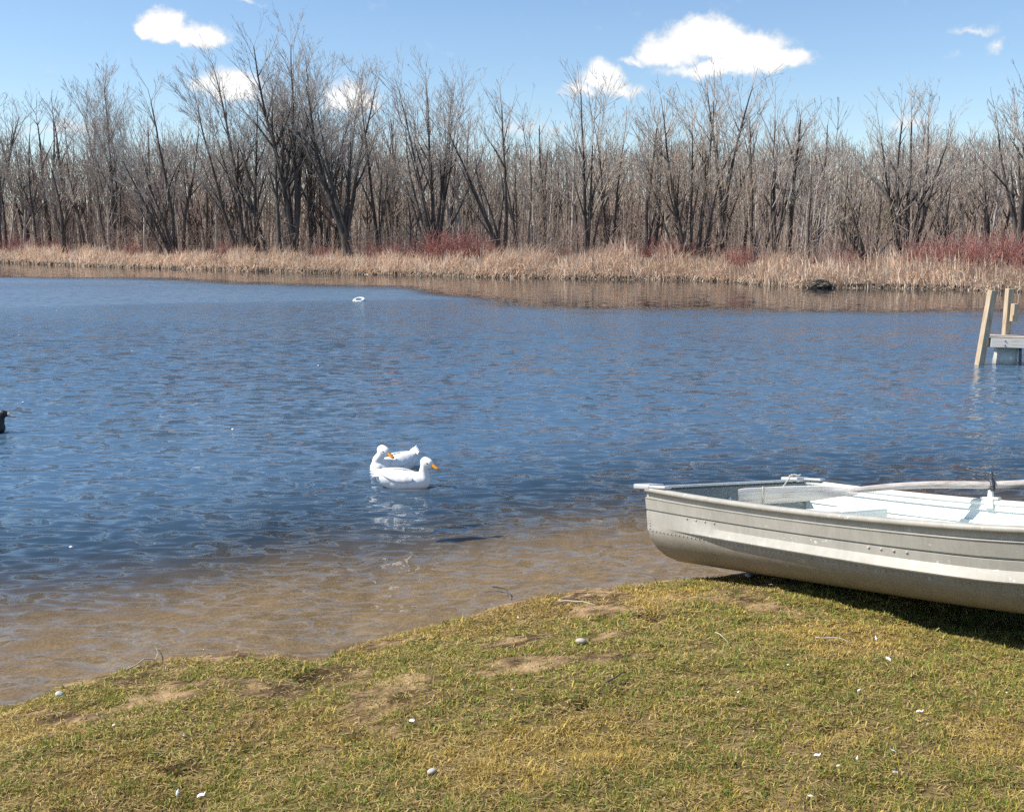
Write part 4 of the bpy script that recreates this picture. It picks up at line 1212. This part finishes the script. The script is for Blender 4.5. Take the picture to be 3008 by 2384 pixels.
def build_oar():
    root = empty('oar'); root.matrix_world = BM
    tag(root, 'weathered grey wooden oar lying across the boat in its oarlock', 'oar')
    ln = (OAR_AT - OAR_TIP).length
    d = OAR_DIR
    # shaft
    t = np.linspace(0.50, ln + 0.62, 30)
    tip = np.array(OAR_TIP); dd = np.array(d)
    rad = np.interp(t, [0.50, 0.62, 0.9, ln, ln + 0.35, ln + 0.62], [0.012, 0.0165, 0.0195, 0.021, 0.020, 0.017])
    P = tip + t[:, None] * dd
    P[:, 2] += 0.022 * np.sin(np.clip((t - 0.5) / (ln - 0.5), 0, 1) * PI)
    o = tube_obj('shaft', P, rad, M['old_wood'], root, 12)
    # blade: thin, slightly cupped, with a round shoulder that runs into the shaft
    up = Vector((0, 0, 1)); side = d.cross(up).normalized(); nrm = side.cross(d).normalized()
    q = Matrix.Rotation(R(BLADE_TILT), 3, d)
    side = q @ side; nrm = q @ nrm
    S = np.linspace(0, 0.66, 20)
    W = np.interp(S, [0, 0.012, 0.05, 0.30, 0.46, 0.56, 0.62, 0.66], [0.060, 0.066, 0.068, 0.066, 0.056, 0.036, 0.021, 0.014])
    Vv, F = [], []
    k = 7
    for s, w in zip(S, W):
        for face in (1, -1):
            for j in range(k):
                u = -1 + 2 * j / (k - 1)
                th = 0.0045 + 0.012 * float(sstep(s, 0.30, 0.66)) * (1 - u * u) + 0.004 * (1 - u * u)
                if abs(u) > 0.99: th = 0.002
                Vv.append(np.array(OAR_TIP + d * float(s) + side * (u * float(w)) + nrm * (face * th + 0.010 * u * u)))
    n = len(S)
    def id_(i, f, j): return i * 2 * k + (0 if f > 0 else k) + j
    for i in range(n - 1):
        for j in range(k - 1):
            F.append((id_(i, 1, j), id_(i + 1, 1, j), id_(i + 1, 1, j + 1), id_(i, 1, j + 1)))
            F.append((id_(i, -1, j), id_(i, -1, j + 1), id_(i + 1, -1, j + 1), id_(i + 1, -1, j)))
        for j in (0, k - 1):
            F.append((id_(i, 1, j), id_(i, -1, j), id_(i + 1, -1, j), id_(i + 1, 1, j)))
    for i in (0, n - 1):
        for j in range(k - 1):
            F.append((id_(i, 1, j), id_(i, 1, j + 1), id_(i, -1, j + 1), id_(i, -1, j)))
    me = mesh_np('blade', np.array(Vv), [np.array(F)])
    bm = bmesh.new(); bm.from_mesh(me); bmesh.ops.recalc_face_normals(bm, faces=bm.faces); bm.to_mesh(me); bm.free()
    # wood grain runs along the blade: keep the mesh in a frame whose z is the oar
    for ob in (o,):
        pass
    b = link('blade', me, M['blade_wood'], root, True)
    md = b.modifiers.new('edge', 'EDGE_SPLIT'); md.split_angle = R(35)
    # bring both parts into the oar's own frame (z along the shaft) so that the grain follows it
    fr = Matrix((side, nrm, d)).transposed().to_4x4(); fr.translation = OAR_TIP
    inv = fr.inverted()
    for ob in (o, b):
        ob.data.transform(inv); ob.matrix_parent_inverse = Matrix.Identity(4); ob.matrix_local = fr
    return side, nrm


def build_rope(side, nrm):
    root = empty('rope'); root.matrix_world = BM
    tag(root, 'thin pale rope tied from the far stern corner of the boat to the oar blade', 'rope')
    a = Vector((0.0, 0.56, 0.513)); s0 = 0.14
    c = OAR_TIP + OAR_DIR * s0
    b = c + side * -0.02 + nrm * 0.018
    P = []
    for i in range(18):
        t = i / 17
        p = a.lerp(b, t); p = p + Vector((0, 0, -0.035 * math.sin(t * PI)))
        P.append(tuple(p))
    tube_obj('line', np.array(P), 0.0048, M['rope'], root, 6)
    # loop round the blade
    L_ = []
    for i in range(25):
        t = 2 * PI * i / 24
        L_.append(tuple(c + side * (0.074 * math.cos(t)) + nrm * (0.017 * math.sin(t) + 0.004)))
    tube_obj('loop', np.array(L_), 0.0052, M['rope'], root, 6)
    # a turn and tail on the corner cap
    L_ = []
    for i in range(20):
        t = i / 19
        L_.append(tuple(Vector((-0.03 + 0.02 * math.sin(t * 9), 0.58 + 0.10 * t, 0.514 + 0.008 * math.sin(t * 12) ** 2))))
    tube_obj('knot', np.array(L_), 0.0055, M['rope'], root, 6)


# ------------------------------------------------------------------ ducks
def blob_mesh(name, blobs, voxel=0.006, smooth=10):
    """one continuous body grown from overlapping ellipsoids: (centre, radii, rotation about y in deg)"""
    bm = bmesh.new()
    for c, r, ry in blobs:
        m = Matrix.Translation(c) @ Matrix.Rotation(R(ry), 4, 'Y') @ Matrix.Diagonal((r[0], r[1], r[2], 1))
        bmesh.ops.create_icosphere(bm, subdivisions=3, radius=1.0, matrix=m)
    me = bpy.data.meshes.new(name); bm.to_mesh(me); bm.free()
    o = bpy.data.objects.new('tmp_' + name, me); COL.objects.link(o)
    rm = o.modifiers.new('r', 'REMESH'); rm.mode = 'VOXEL'; rm.voxel_size = voxel
    sm = o.modifiers.new('s', 'SMOOTH'); sm.iterations = smooth; sm.factor = 0.5
    dg = bpy.context.evaluated_depsgraph_get(); dg.update()
    out = bpy.data.meshes.new_from_object(o.evaluated_get(dg)); out.name = name
    bpy.data.objects.remove(o)
    return out


def chain(P, rad, n=14):
    P = np.array(P, float); t = np.linspace(0, 1, len(P)); tt = np.linspace(0, 1, n)
    out = []
    # smooth the polyline with a Catmull-Rom pass
    def cr(u):
        u = u * (len(P) - 1); i = min(int(u), len(P) - 2); f = u - i
        p0, p1, p2, p3 = P[max(i - 1, 0)], P[i], P[i + 1], P[min(i + 2, len(P) - 1)]
        return 0.5 * (2 * p1 + (p2 - p0) * f + (2 * p0 - 5 * p1 + 4 * p2 - p3) * f * f + (3 * p1 - p0 - 3 * p2 + p3) * f ** 3)
    for u in tt:
        r = float(np.interp(u, t, rad))
        out.append((tuple(cr(u)), (r, r, r), 0))
    return out


def build_duck(name, loc, rz, head_az, head_pitch, neck, label, mats, tail_up=0.10, scale=1.0, head_r=0.046, body_raise=0.0):
    """duck in its own frame: +x ahead, z up, water line at z = 0"""
    root = empty(name, loc, rz); root.scale = (scale,) * 3
    tag(root, label, 'duck')
    fe, bi, ey = mats
    hc = Vector(neck[-1])
    hd = Vector((math.cos(head_az) * math.cos(head_pitch), math.sin(head_az) * math.cos(head_pitch), math.sin(head_pitch)))
    blobs = [((0.0, 0, 0.045), (0.200, 0.098, 0.083), 0), ((0.085, 0, 0.045), (0.135, 0.096, 0.080), 0), ((-0.10, 0, 0.060), (0.135, 0.088, 0.080), 14),
             ((-0.175, 0, 0.088), (0.078, 0.055, 0.044), 30), ((0.155, 0, 0.050), (0.068, 0.074, 0.072), 0), ((-0.04, 0, 0.085), (0.14, 0.075, 0.052), 4)]
    blobs += chain(neck, [0.060, 0.043, 0.037, 0.036, 0.040][:len(neck)] if len(neck) == 5 else np.linspace(0.06, 0.033, len(neck)), 16)
    blobs += [(tuple(hc), (head_r,) * 3, 0), (tuple(hc + hd * 0.020), (head_r * 0.88,) * 3, 0), (tuple(hc + hd * 0.040 - Vector((0, 0, 0.006))), (head_r * 0.62,) * 3, 0), (tuple(hc - hd * 0.012 + Vector((0, 0, 0.004))), (head_r * 0.97,) * 3, 0)]
    link('body', blob_mesh('body', blobs), fe, root, True)
    # bill: a flattened wedge, wider at the tip
    side = Vector((-hd.y, hd.x, 0)).normalized(); upv = hd.cross(side) * -1
    if upv.z < 0: upv = -upv
    down = (hd - Vector((0, 0, 0.32))).normalized()
    st = hc + hd * 0.050 - upv * 0.004
    V, F = [], []
    prof = [(-0.012, 0.022, 0.024), (0.010, 0.0195, 0.020), (0.030, 0.019, 0.0135), (0.050, 0.0205, 0.0095), (0.064, 0.0165, 0.0065), (0.071, 0.007, 0.003)]
    k = 12
    for s, w, t in prof:
        for j in range(k):
            a = 2 * PI * j / k
            V.append(tuple(st + down * s + side * (w * math.cos(a)) + upv * (t * math.sin(a))))
    for i in range(len(prof) - 1):
        for j in range(k): F.append((i * k + j, i * k + (j + 1) % k, (i + 1) * k + (j + 1) % k, (i + 1) * k + j))
    bm = bmesh.new(); vs = [bm.verts.new(v) for v in V]
    for f in F: bm.faces.new([vs[i] for i in f])
    bm.faces.new(vs[-k:]); bm.faces.new(list(reversed(vs[:k])))
    link('bill', mesh_bm('bill', bm), bi, root, True)
    for sg in (-1, 1):
        bm = bmesh.new()
        p = hc + hd * 0.026 + side * (sg * head_r * 0.80) + upv * 0.010
        bmesh.ops.create_uvsphere(bm, u_segments=10, v_segments=8, radius=0.0062, matrix=Matrix.Translation(p))
        link('eye', mesh_bm('eye', bm), ey, root, True)
    # folded wings: a smooth shell on each flank with the feather rows as low ridges, free pointed end behind
    for sg in (-1, 1):
        nu, nv = 26, 12
        V, F = [], []
        for i in range(nu):
            u = i / (nu - 1)
            xx = 0.095 - 0.285 * u
            zc = 0.078 + 0.045 * u
            hw = 0.035 * math.sin(min(1.0, u * 1.9 + 0.12) * PI / 2) * (1 - 0.92 * max(0.0, (u - 0.45) / 0.55) ** 1.4)
            for j in range(nv):
                v = -1 + 2 * j / (nv - 1)
                zz = zc + v * hw
                tt = min(1.0, (xx / 0.245) ** 2)
                yy = 0.1005 * math.sqrt(max(0.10, 1 - tt)) * math.sqrt(max(0.10, 1 - ((zz - 0.045) / 0.100) ** 2))
                lift = 0.0050 * (1 - abs(v) ** 3) * min(1, u * 6 + 0.1)
                ridge = 0.0016 * math.sin((u * 5.0 + 0.35 * abs(v)) * 2 * PI) * (1 - v * v)
                V.append((xx, sg * (yy + lift + ridge), zz))
        for i in range(nu - 1):
            for j in range(nv - 1):
                F.append((i * nv + j, i * nv + j + 1, (i + 1) * nv + j + 1, (i + 1) * nv + j))
        w_ = link('wing', mesh_np('wing', np.array(V), [np.array(F)]), fe, root, True)
        sol = w_.modifiers.new('thick', 'SOLIDIFY'); sol.thickness = 0.012; sol.offset = -1 if sg > 0 else 1
    # tail: a short fan of pointed feathers, turned up
    V, F = [], []
    for q in range(7):
        a = (q - 3) * R(8)
        dirv = Vector((-math.cos(a) * 0.8, math.sin(a) * 0.9, tail_up * 6 - 0.1 * abs(q - 3))).normalized()
        p = Vector((-0.190, math.sin(a) * 0.10, 0.092))
        sd_ = dirv.cross(Vector((0, 0, 1))).normalized() * 0.013
        L_ = 0.098 - 0.010 * abs(q - 3)
        b0 = len(V)
        for u, ww in ((-0.25, 1.0), (0.35, 1.1), (0.75, 0.7), (1.0, 0.1)):
            c_ = p + dirv * (L_ * u) + Vector((0, 0, 0.002 * (3 - abs(q - 3))))
            V += [tuple(c_ - sd_ * ww), tuple(c_ + sd_ * ww)]
        for i in range(3): F.append((b0 + 2 * i, b0 + 2 * i + 1, b0 + 2 * i + 3, b0 + 2 * i + 2))
    w_ = link('tail', mesh_np('tail', np.array(V), [np.array(F)]), fe, root, True)
    sol = w_.modifiers.new('thick', 'SOLIDIFY'); sol.thickness = 0.006; sol.offset = 0
    return root


def build_ducks():
    white = (M['white_feather'], M['bill'], M['eye'])
    # nearer duck faces right
    build_duck('white_duck', (-0.885, 8.20, 0.0), R(-6), R(-22), R(-8), [(0.160, 0, 0.070), (0.168, 0, 0.112), (0.170, 0, 0.145), (0.178, 0, 0.175), (0.192, 0, 0.200)],
               'nearer white duck with an orange bill, swimming to the right', white, 0.05)
    # farther duck swims to the left and looks back over its shoulder to the right
    rz = R(180 + 41)
    hd = math.atan2(-0.55, 0.83) - rz
    build_duck('white_duck', (-1.025, 8.74, 0.0), rz, hd, R(-12), [(0.140, 0, 0.075), (0.165, 0.0, 0.110), (0.158, 0.020, 0.145), (0.142, 0.036, 0.172), (0.132, 0.042, 0.196)],
               'farther white duck with raised tail, looking back over its shoulder', white, 0.28, 1.04)
    build_duck('black_duck', (-5.450, 10.42, 0.0), R(4), R(0), R(-6), [(0.150, 0, 0.065), (0.176, 0, 0.105), (0.186, 0, 0.140), (0.198, 0, 0.172), (0.216, 0, 0.196)],
               'black waterbird with a pale bill, half out of view on the water at left', (M['black_feather'], M['pale_bill'], M['eye']), 0.05, 1.0, 0.037)


# ------------------------------------------------------------------ dock and small things
def build_dock():
    ang = math.atan2(-0.15, 0.56)
    o = Vector((7.16, 15.70, 0.0))
    root = empty('dock', o, ang)
    tag(root, 'grey wooden dock with bare posts standing in the water at the right', 'dock')
    def box(name, c, s, mat, rot=None, bv=0.004):
        bm = bmesh.new(); bm_box(bm, c, s, rot, bv)
        me = mesh_bm(name, bm)
        return link(name, me, mat, root)
    # local x runs along the front edge to the right, y to the back
    DZ = 0.445
    # two long planks on a narrow frame
    for i in range(2):
        box('plank', (1.86, 0.055 + 0.142 * i, DZ - 0.013), (3.6 + 0.02 * i, 0.136, 0.027), M['grey_wood'])
    box('joist', (1.86, 0.085, DZ - 0.103), (3.56, 0.038, 0.145), M['grey_wood'])
    box('joist', (1.86, 0.235, DZ - 0.103), (3.56, 0.038, 0.145), M['grey_wood'])
    box('fascia', (1.90, 0.002, DZ - 0.100), (3.50, 0.038, 0.140), M['pale_wood'])
    # posts: the corner post leans, the inner one stands upright with a block on its side
    rot = Matrix.Rotation(R(5.2), 3, 'Y') @ Matrix.Rotation(R(28), 3, 'Z')
    c = Vector((0.02, 0.03, 0.0)) + Vector((math.sin(R(5.2)), 0, 1)) * 0.33
    bm = bmesh.new(); bm_box(bm, c, (0.102, 0.102, 1.62), rot, 0.005)
    link('post', mesh_bm('post', bm), M['post_wood'], root)
    r2 = Matrix.Rotation(R(26), 3, 'Z')
    bm = bmesh.new(); bm_box(bm, (0.415, 0.33, 0.55), (0.092, 0.092, 1.20), r2, 0.005)
    p2 = link('post', mesh_bm('post', bm), M['post_wood'], root)
    bm = bmesh.new(); bm_box(bm, (0.49, 0.24, DZ + 0.345), (0.075, 0.09, 0.27), r2, 0.004)
    link('cleat', mesh_bm('cleat', bm), M['post_wood'], p2)
    for (x, y, h) in ((1.9, 0.32, 1.2), (3.35, 0.32, 1.2)):
        bm = bmesh.new(); bm_box(bm, (x, y, h / 2 - 0.05), (0.092, 0.092, h), None, 0.005)
        link('post', mesh_bm('post', bm), M['post_wood'], root)
    for bx_, bz_ in ((0.35, DZ - 0.07), (0.35, DZ - 0.135), (0.98, DZ - 0.07), (0.98, DZ - 0.135)):
        bm = bmesh.new(); bmesh.ops.create_uvsphere(bm, u_segments=8, v_segments=6, radius=0.011, matrix=Matrix.Translation((bx_, -0.018, bz_)))
        link('bolt', mesh_bm('bolt', bm), M['dark_metal'], root, True)
    # plastic float drums under the deck and a dark support pipe
    for (x, y) in ((0.40, 0.27), (2.0, 0.27)):
        bm = bmesh.new()
        bmesh.ops.create_cone(bm, cap_ends=True, segments=28, radius1=0.175, radius2=0.175, depth=0.50, matrix=Matrix.Translation((x + 0.02, y, 0.07)) @ Matrix.Rotation(R(3), 4, 'Y'))
        es = [e for e in bm.edges if abs(e.verts[0].co.z - e.verts[1].co.z) < 0.05]
        bmesh.ops.bevel(bm, geom=es, offset=0.03, segments=3, affect='EDGES')
        link('float_drum', mesh_bm('float_drum', bm), M['float_plastic'], root, True)
    tube_obj('support_pipe', [(0.645, 0.16, -1.2), (0.63, 0.16, -0.2), (0.61, 0.17, 0.15), (0.60, 0.17, 0.34)], 0.022, M['dark_metal'], root, 10)


def build_ring():
    root = empty('float_ring', (-4.33, 29.3, 0.03), 0.2)
    root.rotation_euler = (R(20), R(-6), R(8))
    tag(root, 'small white ring float drifting on the water before the far bank', 'float')
    V, F = [], []
    n, k = 28, 10
    for i in range(n):
        a = 2 * PI * i / n
        for j in range(k):
            b = 2 * PI * j / k
            rr = 0.118 + 0.034 * math.cos(b)
            V.append((rr * math.cos(a) * 1.1, rr * math.sin(a), 0.034 * math.sin(b)))
    for i in range(n):
        for j in range(k):
            F.append((i * k + j, ((i + 1) % n) * k + j, ((i + 1) % n) * k + (j + 1) % k, i * k + (j + 1) % k))
    link('ring', mesh_np('ring', V, [np.array(F)]), M['foam_ring'], root, True)
    bm = bmesh.new()
    bmesh.ops.create_uvsphere(bm, u_segments=14, v_segments=10, radius=1, matrix=Matrix.Translation((-0.145, -0.03, 0.0)) @ Matrix.Diagonal((0.045, 0.06, 0.042, 1)))
    link('end_knob', mesh_bm('end_knob', bm), M['yellow_foam'], root, True)


def build_brush_pile():
    ang = math.atan2(10.22, 34.3); r = float(far_r(ang)) - 0.15
    root = empty('brush_pile', (math.sin(ang) * r, math.cos(ang) * r, 0.0), -ang)
    tag(root, 'dark heap of sticks and mud at the water line of the far bank', 'brush pile')
    rng = np.random.default_rng(8)
    V, F = [], []
    n, k = 9, 18
    for i in range(n):
        ph = (PI / 2) * i / (n - 1)
        for j in range(k):
            a = 2 * PI * j / k
            q = 1 + 0.35 * (rng.random() - 0.5)
            V.append((0.42 * math.cos(a) * math.cos(ph) * q, 0.32 * math.sin(a) * math.cos(ph) * q, -0.05 + 0.30 * math.sin(ph) * q))
    for i in range(n - 1):
        for j in range(k): F.append((i * k + j, i * k + (j + 1) % k, (i + 1) * k + (j + 1) % k, (i + 1) * k + j))
    link('mud_heap', mesh_np('mud_heap', V, [np.array(F)]), M['dark_soil'], root, True)
    seg = []
    for i in range(130):
        a = rng.uniform(0, 2 * PI); rr = 0.42 * math.sqrt(rng.random()); p = np.array([rr * math.cos(a) * 1.2, rr * math.sin(a) * 0.9 - 0.1, 0.02 + 0.30 * (1 - rr / 0.45)])
        d = rng.normal(size=3); d[2] = abs(d[2]) * 0.35 - 0.15; d /= np.linalg.norm(d)
        l = 0.12 + 0.25 * rng.random()
        seg.append((*(p - d * l / 2), *(p + d * l / 2), 0.011, 0.006))
    tag(link('sticks', prism_mesh('sticks', seg, 4), M['bark'], root), kind='stuff')
    seg = seg[::6]
    tag(link('pale_reeds', prism_mesh('pale_reeds', [(a - .03, b - .12, c + .03, d, e - .12, f + .02, .007, .004) for a, b, c, d, e, f, _, _ in seg], 4), M['pale_bark'], root), kind='stuff')


FEATHERS = [(1.257, 3.505), (1.789, 3.496), (0.811, 3.468), (0.697, 2.981), (1.006, 3.041), (0.955, 2.992), (0.988, 2.892), (1.2, 3.011), (1.064, 2.943), (1.152, 2.866), (0.86, 2.731), (1.402, 3.311), (1.498, 3.871), (1.55, 4.158), (1.366, 5.196), (1.081, 3.799), (0.001, 3.664), (0.601, 3.971), (0.504, 4.477), (0.03, 4.857), (-0.359, 3.456), (-1.452, 3.498), (-1.039, 2.94), (-0.963, 2.942), (-1.169, 3.411), (-1.552, 4.893), (-1.133, 4.607), (-1.415, 3.856), (-0.34, 2.835), (0.224, 3.047)]
STRAWS = [
    (-1.748, 4.4, -1.852, 5.05, 'dry_stem', 'pale dry stem lying on the lawn at the left water edge', M['pale_bark'], 0.0035),
    (0.247, 5.231, 0.418, 4.918, 'dry_stem', 'straight pale straw lying on the bare bank crest in the middle', M['pale_bark'], 0.004),
    (-0.116, 5.996, -0.024, 5.701, 'fallen_twig', 'short dark twig sticking out over the water edge', M['bark'], 0.005),
    (0.353, 3.646, 0.446, 3.776, 'fallen_twig', 'brown curled twig lying in the middle of the lawn', M['bark'], 0.004),
    (1.296, 4.165, 1.439, 4.119, 'dry_stem', 'long thin pale stem lying in the grass below the boat', M['pale_bark'], 0.0028),
    (0.891, 4.284, 0.916, 4.122, 'dry_stem', 'short pale stem lying left below the boat in the grass', M['pale_bark'], 0.0028),
]
STONES = [
    (0.302, 4.299, 0.02, 'pale stone lying near the bank crest below the middle'),
    (1.36, 5.66, 0.026, 'pale stone on the bank edge where the boat rests'),
    (-1.887, 4.027, 0.018, 'small pale stone at the left water edge'),
    (-0.254, 3.016, 0.013, 'small grey stone in the lawn at bottom middle'),
]


def build_litter():
    rng = random.Random(12)
    protos = []
    for v in range(3):
        V, F = [], []
        L_ = 0.030 + 0.006 * v
        for i, (u, w, z) in enumerate(((0, 0.06, 0.002), (0.2, 0.75, 0.008), (0.5, 1.0, 0.011), (0.8, 0.7, 0.008), (1.0, 0.08, 0.012 + 0.004 * v))):
            for s in (-1, 0, 1):
                V.append(((u - 0.5) * L_, s * w * 0.0075, z + (0.003 if s == 0 else 0) + 0.004 * s * (v - 1)))
        for i in range(4):
            for s in range(2): F.append((i * 3 + s, i * 3 + s + 1, i * 3 + s + 4, i * 3 + s + 3))
        me = mesh_np('feather', V, [np.array(F)]); me.materials.append(M['white_feather'])
        protos.append(me)
    for j, (x, y) in enumerate(FEATHERS[:26]):
        o = bpy.data.objects.new('feather', protos[j % 3]); COL.objects.link(o)
        k = rng.uniform(0.38, 0.75)
        o.location = (x, y, float(land_h(x, y)) + 0.020); o.rotation_euler = (rng.uniform(-.5, .5), rng.uniform(-.3, .3), rng.uniform(0, 6.28)); o.scale = (k, k, k)
        tag(o, 'small white feather lying in the short grass of the lawn', 'feather', 'white feathers scattered on the lawn')
    for j, (x, y) in enumerate([(-7.81, 16.12), (-11.36, 25.75), (-9.55, 19.89), (-2.92, 6.56), (-6.44, 17.37), (-3.95, 11.24), (-2.95, 15.56), (-5.89, 12.23), (-2.92, 10.56)]):
        o = bpy.data.objects.new('floating_feather', protos[j % 3]); COL.objects.link(o)
        k = 0.6 + 0.03 * y
        o.location = (x, y, 0.002); o.rotation_euler = (0, 0, rng.uniform(0, 6.28)); o.scale = (k, k, k)
        tag(o, 'tiny white feather floating on the open lake away from the ducks', 'feather', 'white feathers floating on the lake')
    for j, (x0, y0, x1, y1, nm, lab, mat, rad) in enumerate(STRAWS):
        z0 = float(land_h(x0, y0)) + 0.024; z1 = float(land_h(x1, y1)) + 0.024
        P = []
        nx, ny = -(y1 - y0), (x1 - x0)
        bow = rng.uniform(-0.14, 0.14)
        for i in range(9):
            t = i / 8
            x = x0 + (x1 - x0) * t + nx * bow * math.sin(t * PI); y = y0 + (y1 - y0) * t + ny * bow * math.sin(t * PI)
            P.append((x, y, float(land_h(x, y)) + 0.024 + 0.008 * math.sin(t * PI)))
        o = tube_obj(nm, P, np.linspace(rad, rad * 0.5, 9), mat, None, 5)
        tag(o, lab, nm.split('_')[-1] if nm != 'dry_stem' else 'stem')
    for j, (x, y, s, lab) in enumerate(STONES):
        bm = bmesh.new()
        bmesh.ops.create_icosphere(bm, subdivisions=3, radius=1.0)
        for v in bm.verts:
            q = 1 + 0.28 * (float(fbm(np.array(v.co.x * 1.3 + j * 5), np.array(v.co.y * 1.3 + v.co.z), 3, 3)) - 0.5)
            v.co = Vector((v.co.x * s * q * 1.2, v.co.y * s * q * 0.9, v.co.z * s * q * 0.65))
        o = link('stone', mesh_bm('stone', bm), M['stone'], None, True)
        o.location = (x, y, float(land_h(x, y)) + s * 0.35 + 0.006); o.rotation_euler = (0, 0, j * 1.3)
        tag(o, lab, 'stone')



build_land()
build_far_bank()
build_water()
build_trees()
build_far_woods()
build_boat()
SIDE, NRM = build_oar()
build_rope(SIDE, NRM)
build_dock()
build_ducks()
build_ring()
build_brush_pile()
build_red_shrubs()
build_far_grass()
NG = build_grass()
build_litter()
tri = 0
seen = set()
for ob in scene.objects:
    if ob.type == 'MESH' and ob.data.name not in seen:
        seen.add(ob.data.name); tri += len(ob.data.loops) - 2 * len(ob.data.polygons)
        n_ = len(ob.data.loops) - 2 * len(ob.data.polygons)
        if n_ > 60000: print('TRI', ob.name, n_)
print('TRIANGLES', tri, 'grass blades', NG)
